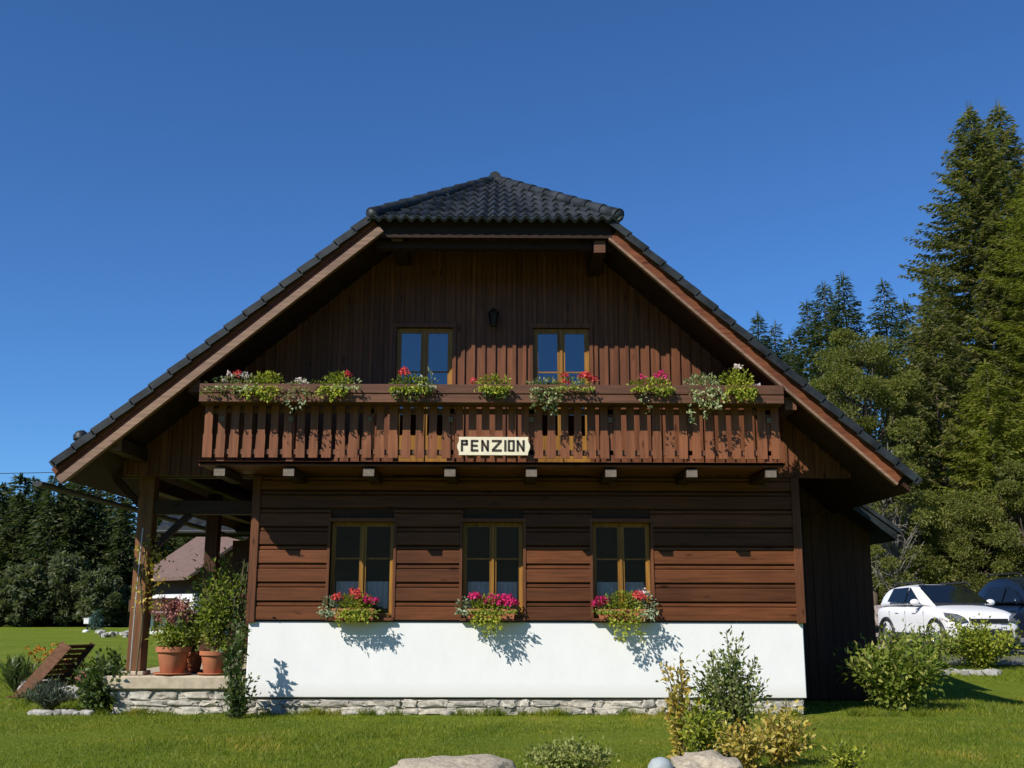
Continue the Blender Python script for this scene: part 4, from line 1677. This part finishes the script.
    for s in (-1, 1):
        mb = MB()
        for yy in (-.35, .55):
            mb.box(s*(hw+.004)-.012, s*(hw+.004)+.012, yy, yy+.18, .87, .90, .006)
        mb.build('door_handle', paint, root, org=(0, 0, 0))
        mb = MB()
        for yy in (-.72, .22, 1.08):
            mb.box(s*(hw-.012)-.006, s*(hw-.012)+.006, yy, yy+.008, .40, .92)
        mb.build('door_seam', M['carblack'], root, org=(0, 0, 0))
        mb = MB()
        mb.tube([(s*.60*k, -.35, Ht-.06), (s*.60*k, -.2, Ht+.03), (s*.60*k, 1.1, Ht+.02), (s*.60*k, 1.3, Ht-.05)], .018, 8)
        mb.build('roof_rail', M['carblack'], root, smooth=True, org=(0, 0, 0))
    return root


def cars():
    x, y = 10.62, 10.4
    z = .60
    a = empty('parked_car', (x, y, z), 'white compact car parked nose forward behind the shrubs', 'car', rz=R(6))
    make_car(a, M['carwhite'])
    WLOC[a.name] = Vector((0, 0, 0))
    x, y = 13.35, 10.9
    b = empty('parked_car', (x, y, .64), 'dark blue car parked right of the white one, cut by the picture edge', 'car', rz=R(6))
    make_car(b, M['carblue'], 4.45, 1.86, 1.80)


cars()

# rubble heap between annex and white car
rnd = random.Random(9)
mb = MB()
sx = X(874, 13.5)
for i in range(26):
    mb.stone((sx+rnd.uniform(-.7, .7), 13.5+rnd.uniform(-.4, .4), .75+rnd.uniform(0, .95)), rnd.uniform(.15, .3), .22, rnd.uniform(.1, .18), rnd, .16, 1)
o = mb.build('rubble_pile', stone_mat('pinkish_rubble', [(.34, .27, .25), (.42, .36, .33), (.28, .22, .2)], 6), smooth='auto')
tag(o, 'pile of pinkish grey rubble between the annex and the white car', 'stones')


# ------------------------------------------------------------------ shrubs and flowers in the garden
def garden_right():
    x = X(897, .85, .5)
    shrub('garden_shrub', 'rounded bright green shrub with reddish leaves right of the annex wall', 'shrub', (x, .85, gz(x, .85)), 1.22, .98, .65, M['bushy'], nst=44, nleaf=5200,
          ll=.10, lw=.05, seed=1, lo=.15, clump=.10)
    x = X(975, 6.9)
    shrub('garden_shrub', 'yellow green shrub in front of the white car bonnet', 'shrub', (x, 6.9, gz(x, 6.9)), 1.0, 1.1, .7, M['yellowg'], nst=34, nleaf=4000, ll=.09, lw=.045, seed=2, clump=.1)
    x = X(925, 6.6)
    s = shrub('garden_shrub', 'loose shrub with pale flower stems in front of the white car door', 'shrub', (x, 6.6, gz(x, 6.6)), 1.0, .8, .6, M['bushy'], nst=22, nleaf=1300, ll=.10, lw=.045, seed=3, clump=.09)
    r = np.random.default_rng(5)
    flowers(s, [(r.uniform(-.6, .6), r.uniform(-.3, .3), r.uniform(.75, 1.3)) for _ in range(9)], M['whitep'], .04, 10, .04, 4)
    mb = MB()
    rr = random.Random(2)
    for i in range(9):
        xx = X(925+i*8, 6.15)
        mb.stone((xx, 6.15+rr.uniform(-.1, .1), gz(xx, 6.15)+.03), rr.uniform(.1, .2), .12, .08, rr, .15, 1)
    o = mb.build('border_stones', M['rock'], smooth='auto')
    tag(o, 'pale stones edging the bed of shrubs before the white car', 'stones')


garden_right()


def garden_front():
    y = -5.1
    # autumn coloured plant, tall shoot at the left
    def g(px, yy): return (X(px, yy, 0), yy, 0)
    shrub('autumn_plant', 'tall orange yellow leaved plant left of the green shrub in the foreground', 'plant', g(681, -4.9), 1.22, .20, .2, M['yellow'], nst=9, nleaf=750, ll=.075, lw=.04, seed=11, lo=.02, clump=.05)
    shrub('garden_shrub', 'bushy green shrub standing in front of the white plinth', 'shrub', g(731, -4.6), 1.36, .46, .4, M['shrubmid'], nst=26, nleaf=3400, ll=.065, lw=.034, seed=12, lo=.12, clump=.06, up=.6)
    shrub('autumn_plant', 'yellow leaved plant low at the right foot of the green shrub', 'plant', g(782, -5.2), .62, .40, .3, M['yellow'], nst=16, nleaf=1000, ll=.07, lw=.035, seed=13, lo=.02, clump=.09)
    shrub('autumn_plant', 'mixed yellow green plant low at the left foot of the green shrub', 'plant', g(703, -5.3), .72, .34, .3, M['yellowg'], nst=14, nleaf=900, ll=.07, lw=.038, seed=14, lo=.02, clump=.09)
    shrub('autumn_plant', 'brownish yellow plant in front of the green shrub', 'plant', g(745, -5.6), .5, .36, .25, M['yellow'], nst=14, nleaf=800, ll=.065, lw=.035, seed=15, lo=.02, clump=.1)
    shrub('autumn_plant', 'small yellow plant rightmost at the lower picture edge', 'plant', g(846, -5.75), .32, .26, .2, M['yellowg'], nst=10, nleaf=420, ll=.06, lw=.03, seed=16, lo=.02, clump=.12)
    shrub('garden_shrub', 'low mound of pale yellow green leaves at the lower picture edge', 'shrub', g(570, -6.0), .34, .52, .4, M['mound'], nst=44, nleaf=3800, ll=.045, lw=.024, seed=18, lo=.3, clump=.14)
    rr = random.Random(5)
    mb = MB()
    mb.stone((X(452, -6.1, 0), -6.1, -.05), .64, .5, .26, rr, .06, 5, .85)
    o = mb.build('boulder', M['tanrock'], smooth=True)
    tag(o, 'broad tan boulder at the lower picture edge left of the pale mound', 'boulder')
    mb = MB()
    mb.stone((X(707, -6.0, 0), -6.0, -.02), .33, .4, .23, rr, .09, 5, .75)
    o = mb.build('boulder', M['tanrock'], smooth=True)
    tag(o, 'small sandy boulder at the foot of the autumn plants', 'boulder')
    mb = MB()
    mb.lathe([(.02, .0), (.10, .03), (.125, .12), (.12, .19), (.08, .25), (.02, .27)], (X(661, -6.15, 0), -6.15, -.06), 24)
    o = mb.build('stone_globe', M['globe'], smooth=True)
    tag(o, 'round pale grey stone beside the small sandy boulder', 'stone')


garden_front()


# ------------------------------------------------------------------ pots and plants on the porch
def pot(c, r, h, label, seed, plant):
    e = empty(plant[0], c, label, 'potted plant')
    mb = MB()
    mb.lathe([(r*.62, 0), (r*.70, .02), (r*.90, h*.75), (r*.92, h*.8), (r*1.04, h*.81), (r*1.05, h), (r*.93, h), (r*.90, h*.9), (.02, h*.9)], (0, 0, .025), 28)
    mb.build('pot', M['terracotta'], e, smooth='auto', org=(0, 0, 0))
    mb = MB()
    mb.lathe([(r*.9, 0), (r*1.12, .03), (r*1.10, .04), (r*.85, .02), (.02, .018)], (0, 0, 0), 28)
    mb.build('saucer', M['terracotta'], e, smooth='auto', org=(0, 0, 0))
    return e


def raised(o, before, dz):
    for ch in o.children:
        if ch not in before:
            ch.location.z += dz


def porch_plants():
    zt = .56
    y = .24
    x = X(172, y, .6)
    e = pot((x, y, zt), .255, .40, 'terracotta pot with pink plumes and trailing yellow green foliage by the porch post', 1, ('flower_pot',))
    b4 = list(e.children)
    shrub('', '', '', None, .42, .42, .38, M['bushy'], nst=26, nleaf=1300, ll=.07, lw=.035, seed=21, parent=e, lo=.1, clump=.14)
    shrub('', '', '', None, .28, .52, .3, M['yellowg'], nst=18, nleaf=500, ll=.06, lw=.03, seed=22, parent=e, lo=.4, clump=.14, part='trailing_foliage', stems=False)
    raised(e, b4, .40)
    r = np.random.default_rng(3)
    pl = []
    for i in range(34):
        a, q = r.uniform(0, 6.28), r.uniform(0, .28)
        z0 = r.uniform(.75, 1.05)
        for k in range(4):
            pl.append((q*math.cos(a)*(1+.1*k), q*math.sin(a)*(1+.1*k), z0+k*.045))
    flowers(e, pl, M['rose'], .035, 9, .04, 6, 'plumes')
    x = X(213, y, .6)
    e = pot((x, y, zt), .21, .34, 'terracotta pot with a tall bushy green plant beside the house corner', 2, ('flower_pot',))
    b4 = list(e.children)
    shrub('', '', '', None, 1.50, .46, .36, M['bushy'], nst=30, nleaf=3000, ll=.08, lw=.038, seed=23, parent=e, lo=.12, clump=.09)
    raised(e, b4, .34)
    y2 = .9
    e = pot((X(191, y2, .6), y2, zt), .2, .30, 'terracotta pot half hidden behind the other two pots', 3, ('flower_pot',))
    b4 = list(e.children)
    shrub('', '', '', None, 1.0, .3, .3, M['decid'], nst=14, nleaf=700, ll=.08, lw=.04, seed=24, parent=e, lo=.2, clump=.1)
    raised(e, b4, .28)
    # climber at the corner of the house
    e = shrub('climbing_plant', 'leafy climber rising along the left corner of the white plinth', 'plant', (-4.44, .16, .0), 2.75, .15, .10, M['dark'], nst=8, nleaf=800, ll=.08, lw=.045, seed=25, lo=.02, clump=.035)
    shrub('corner_bush', 'small dark leafy bush at the foot of the left house corner', 'shrub', (-4.22, -.62, 0), .68, .28, .26, M['dark'], nst=16, nleaf=750, ll=.075, lw=.042, seed=26, lo=.05, clump=.1)
    shrub('climbing_plant', 'thin upright shoot with heart shaped leaves before the house corner', 'plant', (-4.30, -.60, 0), 1.95, .06, .07, M['dark'], nst=3, nleaf=170, ll=.10, lw=.075, seed=27, lo=.45, clump=.03)
    # climber on the porch post and a hanging sprig
    e = empty('climbing_plant', (-6.0, .12, 1.7), 'yellowing climber around the upper part of the porch post', 'plant')
    r = np.random.default_rng(8)
    n = 230
    a = r.uniform(0, 6.28, n)
    C = np.stack([.15*np.cos(a)+.16*np.abs(r.normal(0, 1, n))*(r.uniform(0, 1, n) < .6)+.10, .10*np.sin(a)-.05, r.uniform(-.15, .95, n)], 1)
    np_mesh('foliage', cards(C, rdir(n, r)+[0, -.4, -.3], rdir(n, r), .075*r.uniform(.6, 1.3, n), .042), 4, M['yellow'], e)
    mb = MB()
    mb.tube([(.1, -.16, -1.1), (.13, -.15, -.3), (.06, -.15, .3), (.12, -.14, .9)], .012, 6)
    mb.build('stems', M['stem'], e, org=(0, 0, 0))


porch_plants()


# ------------------------------------------------------------------ rockery with slatted wooden rack, left
def garden_left():
    y = 3.0
    def g(px, yy): return (X(px, yy, 0), yy, 0)
    # slatted rack: two side boards carrying slats, leaning back to the right
    o0 = at(32, 694, 3.0)
    e = empty('slatted_rack', (o0[0], 3.0, 0), 'reddish wooden slatted rack leaning up in the rockery', 'rack')
    p0, p1 = Vector((-.12, -.25, .02)), Vector((.40, .35, .90))
    q = Vector((.34, .50, .0))
    mb = MB()
    mb.bar(p0, p1, .05, .20, (-.6, 0, .5))
    mb.build('side_board', M['rackw'], e, org=(0, 0, 0))
    mb = MB()
    mb.bar(p0+q, p1+q*.9, .04, .10, (-.6, 0, .5))
    mb.build('side_board', M['beam'], e, org=(0, 0, 0))
    for i in range(10):
        t = .06+.9*i/9
        a = p0.lerp(p1, t)
        mb = MB()
        mb.bar(a+q*.04, a+q, .08, .022, (-.6, 0, .6))
        mb.build('slat', M['annex'] if i % 2 else M['trough'], e, org=(0, 0, 0))
    mb = MB()
    mb.bar((-.35, -.05, .02), (.25, -.35, .08), .18, .03)
    mb.build('foot_plank', M['trough'], e, org=(0, 0, 0))
    s = shrub('flower_clump', 'clump of yellow and orange flowers behind the slatted rack', 'flowers', g(43, 4.8), .75, .42, .3, M['decid'], nst=16, nleaf=600, ll=.09, lw=.04, seed=31, lo=.1, clump=.1)
    r = np.random.default_rng(3)
    flowers(s, [(r.uniform(-.4, .4), r.uniform(-.25, .25), r.uniform(.5, .85)) for _ in range(34)], M['orange'], .035, 12, .04, 4)
    shrub('iris_clump', 'dark green blade leaved clump left of the slatted rack', 'plant', g(14, 4.2), .62, .34, .3, M['dark'], nst=30, nleaf=700, ll=.22, lw=.028, seed=32, lo=.02, clump=.06, up=1.5)
    shrub('dry_plant', 'brownish red plant growing among the slats of the rack', 'plant', g(68, 3.7), .85, .34, .3, leafm('brown_red_leaves', [(.08, .04, .025), (.14, .06, .03), (.06, .06, .02)], .2), nst=18, nleaf=900, ll=.09, lw=.03, seed=33, lo=.1, clump=.1)
    s = shrub('flower_clump', 'small pink flowered plant beside the white stone', 'flowers', g(82, 2.8), .38, .2, .2, M['bushy'], nst=10, nleaf=220, ll=.06, lw=.03, seed=34, clump=.14)
    flowers(s, [(r.uniform(-.18, .18), r.uniform(-.15, .15), r.uniform(.25, .45)) for _ in range(14)], M['rose'], .04, 10, .045, 5)
    shrub('leafy_bush', 'upper dark leafy bush left of the porch steps', 'shrub', g(106, 1.9), .82, .40, .3, M['dark'], nst=22, nleaf=1500, ll=.10, lw=.055, seed=35, clump=.11)
    s = shrub('leafy_bush', 'lower dark leafy bush at the left end of the stone porch', 'shrub', g(97, .1), .78, .42, .3, M['dark'], nst=24, nleaf=1700, ll=.10, lw=.06, seed=36, lo=.05, clump=.12)
    shrub('lavender', 'grey green lavender mound inside the ring of white stones', 'plant', g(48, .5), .42, .44, .3, M['lav'], nst=60, nleaf=2200, ll=.12, lw=.012, seed=37, lo=.2, clump=.07, up=1.2)
    shrub('ground_cover', 'low green and russet ground cover at the foot of the slatted rack', 'plant', g(40, 1.9), .22, .5, .35, M['dark'], nst=30, nleaf=900, ll=.07, lw=.03, seed=41, lo=.3, clump=.2)
    shrub('grass_tuft', 'small tuft of long dry grass right of the slatted rack', 'grass tuft', g(84, 3.6), .5, .2, .18, M['yellowg'], nst=20, nleaf=350, ll=.18, lw=.016, seed=42, lo=.05, clump=.06, up=1.4)
    rr = random.Random(6)

    def stones(name, label, spots, size):
        mb = MB()
        for (px, yy) in spots:
            k = size*rr.uniform(.7, 1.3)
            c = g(px, yy)
            mb.stone((c[0], yy, k*.4), k, k*.9, k*.6, rr, .15, 2)
        o = mb.build(name, M['rock'], smooth='auto')
        tag(o, label, 'stones')
    stones('edging_stones', 'row of small white stones in front of the lavender', [(32+i*4.4, -.1+.05*rr.random()) for i in range(14)], .065)
    stones('rockery_stone', 'large pale stone behind the slatted rack', [(27, 4.0), (36, 4.3)], .22)
    stones('rockery_stone', 'rounded white stone beside the pink flowers', [(70, 2.9)], .17)
    stones('rockery_stone', 'flat mossy stone in front of the white stone', [(66, 2.3)], .15)
    mb = MB()
    mb.stone((X(128, 2.6, 0), 2.6, .28), .45, .4, .2, rr, .15, 3)
    o = mb.build('rockery_stone', M['tanrock'], smooth='auto')
    tag(o, 'broad tan stone just left of the porch post foot', 'stones')


garden_left()


# ------------------------------------------------------------------ window boxes and balcony flowers
def trailing(e, cx, w, h, drop, mat, n, seed, yf=-.14, ll=.055, name='foliage', strands=8, lw=.03):
    """a mound of leaves with strands hanging over the front"""
    r = np.random.default_rng(seed)
    k = int(n*.6)
    d = rdir(k, r)*(r.uniform(0, 1, k)**.4)[:, None]
    C = np.stack([cx+d[:, 0]*w, d[:, 1]*.13, h*.30+d[:, 2]*h*.62], 1)
    D = d+rdir(k, r)*.6+[0, -.3, .2]
    m = n-k
    s = r.integers(0, strands, m)
    sx = cx+np.linspace(-w*.75, w*.75, strands)[s]+r.normal(0, .02, m)
    ln = (drop*r.uniform(.45, 1.05, strands))[s]
    t = r.uniform(0, 1, m)
    C2 = np.stack([sx+.03*np.sin(t*7+s), yf+r.normal(0, .025, m)-.06*np.sin(np.clip(t*2, 0, 1)*PI*.5), .08*h-ln*t], 1)
    D2 = rdir(m, r)+np.array([0, -.4, -.6])
    C = np.concatenate([C, C2]); D = np.concatenate([D, D2])
    V = cards(C, D, rdir(len(C), r)+[0, -.8, .5], ll*r.uniform(.6, 1.3, len(C)), lw*r.uniform(.8, 1.2, len(C)))
    np_mesh(name, V, 4, mat, e)


def window_boxes():
    specs = [
        ('window flower box with silvery and yellow green foliage at the left ground floor window', (-2.95, -2.32), [('silver', -.36, .16, .26, .10, 190), ('yellowg', .02, .27, .32, .28, 760), ('bushy', .16, .24, .26, .10, 300)],
         [('coral', [(-.24, -.05, .34), (.02, -.02, .42), (.05, -.05, .36)]), ('pink', [(.2, -.06, .30), (.30, -.04, .28), (.16, .02, .33)])]),
        ('flower box crowned with a dense row of magenta blooms at the middle window', (-.90, -.18), [('silver', -.42, .11, .22, .06, 120), ('yellowg', -.06, .25, .28, .38, 760), ('bushy', .0, .40, .22, .06, 420)],
         [('pink', [(-.22, -.02, .36), (-.06, -.04, .30), (.06, -.04, .30), (.14, -.05, .27), (.22, -.04, .30), (.27, -.05, .25), (.34, -.03, .26), (.02, .02, .33), (.16, .03, .33), (.28, .02, .33), (-.26, 0, .36)])]),
        ('window flower box with a long hanging yellow green plant at the right ground floor window', (1.10, 1.84), [('yellowg', .02, .28, .34, .46, 900), ('silver', .36, .15, .30, .14, 190), ('bushy', -.26, .16, .26, .04, 240)],
         [('pink', [(-.40, -.03, .26), (-.34, -.02, .32), (-.28, 0, .28)]), ('coral', [(.20, .0, .36), (.28, .0, .34), (.24, 0, .39)]), ('whitep', [(.33, .03, .40)])]),
    ]
    for i, (lab, (x0, x1), fol, fl) in enumerate(specs):
        c = (x0+x1)/2
        e = empty('window_flower_box', (c, -.135, WZ0-.05), lab, 'flower box', 'flower boxes at the ground floor windows')
        mb = MB()
        w = (x1-x0)/2
        zb, zt, d0, d1 = .012, .185, .065, .09
        def ring(zz, ww, dd): return [(-ww, -dd, zz), (ww, -dd, zz), (ww, dd, zz), (-ww, dd, zz)]
        v = ring(zb, w*.95, d0)+ring(zt-.03, w, d1)+ring(zt-.03, w*1.02, d1+.012)+ring(zt, w*1.02, d1+.012)+ring(zt, w*.96, d1-.015)+ring(zt-.04, w*.95, d1-.02)
        f = [(3, 2, 1, 0)]
        for q in range(5):
            for j in range(4):
                f.append((q*4+j, q*4+(j+1) % 4, q*4+4+(j+1) % 4, q*4+4+j))
        f.append((20, 21, 22, 23))
        mb.add(v, f)
        mb.build('planter', M['terracotta'], e, org=(0, 0, 0))
        mb = MB()
        for s in (-1, 1):
            mb.bar((s*w*.7, .13, -.01), (s*w*.7, -.10, -.004), .025, .012)
        mb.box(-w*1.0, w*1.0, -.115, -.105, .02, .035)
        mb.build('holder', M['black'], e, org=(0, 0, 0))
        b4 = list(e.children)
        for j, (m, cx, ww, hh, dr, n) in enumerate(fol):
            trailing(e, cx, ww, hh, dr, M[m], n, 100+i*10+j, yf=-.16)
        raised(e, b4, .15)
        for j, (m, cs) in enumerate(fl):
            flowers(e, cs, M[m], .082, 64, .042, 200+i*10+j, {'pink': 'magenta_blossoms', 'coral': 'coral_blossoms', 'whitep': 'white_blossoms'}[m])


window_boxes()


def balcony_flowers():
    ty, tz = -1.24, 4.74
    def bx(px): return X(px, -1.35, 4.8)
    G = 'flowers in the balcony trough'
    specs = [
        (236, 'thin mixed flowering plant at the left end of the balcony trough', [('varieg', 0, .38, .22, .10, 260), ('decid', -.1, .4, .15, .2, 120)], [('coral', [(-.02, 0, .22)]), ('whitep', [(-.2, 0, .12), (-.12, 0, .2), (.1, 0, .2)])]),
        (264, 'yellow green hanging plant second from the left in the balcony trough', [('yellowg', 0, .24, .24, .26, 520)], []),
        (298, 'thin trailing plant with silvery shoots in the balcony trough', [('silver', 0, .14, .14, .42, 110), ('decid', .1, .4, .12, .2, 160)], [('whitep', [(.0, -.04, .12), (.06, -.06, .08)])]),
        (335, 'yellow green plant with dark red blooms left of the left balcony door', [('yellowg', 0, .22, .25, .22, 460), ('varieg', .18, .22, .16, .06, 140)], [('coral', [(.16, .02, .22)])]),
        (414, 'green plant with a red bloom before the left balcony door', [('yellowg', -.05, .28, .22, .12, 420), ('dark', .0, .3, .18, .22, 260), ('silver', .2, .12, .3, .02, 60)], [('coral', [(-.20, 0, .26), (-.14, -.02, .24), (-.16, .03, .3)])]),
        (494, 'bright yellow flowering plant between the balcony doors', [('yellowg', 0, .24, .22, .12, 480), ('dark', .05, .2, .1, .18, 160)], [('coral', [(-.3, .05, .14)])]),
        (545, 'long dark trailing plant in the balcony trough above the end of the sign', [('varieg', .0, .24, .18, .3, 260), ('dark', 0, .2, .1, .42, 260)], []),
        (580, 'plant with coral pink blooms before the right balcony door', [('bushy', -.1, .3, .18, .06, 260)], [('coral', [(-.22, 0, .22), (-.20, 0, .12), (.04, 0, .2), (.10, -.02, .24), (.16, 0, .2), (.22, 0, .16), (.12, .04, .18)])]),
        (652, 'yellow green plant with magenta blooms right of the right balcony door', [('yellowg', -.02, .30, .18, .06, 380), ('bushy', .16, .14, .2, .14, 160), ('varieg', -.12, .06, .06, .4, 50)], [('pink', [(.12, 0, .22), (.16, .02, .26), (.20, 0, .2), (-.12, 0, .18)])]),
        (704, 'variegated plant trailing far down in front of the balcony railing', [('varieg', 0, .26, .24, .58, 560)], []),
        (738, 'big yellow green ball shaped plant at the right end of the balcony trough', [('yellowg', 0, .24, .34, .24, 640)], [('whitep', [(.04, 0, .36), (.3, 0, .06)])]),
    ]
    for i, (px, lab, fol, fl) in enumerate(specs):
        x = bx(px)
        e = empty('balcony_plant', (x, ty, tz), lab, 'flowering plant', G)
        for j, (m, cx, w, h, dr, n) in enumerate(fol):
            trailing(e, cx, w*1.1, h*1.15, dr, M[m], int(n*1.4), 300+i*10+j, yf=-.19, ll=.055, strands=6, lw=.03)
        for j, (m, cs) in enumerate(fl):
            flowers(e, cs, M[m], .062, 40, .038, 400+i*10+j)


balcony_flowers()
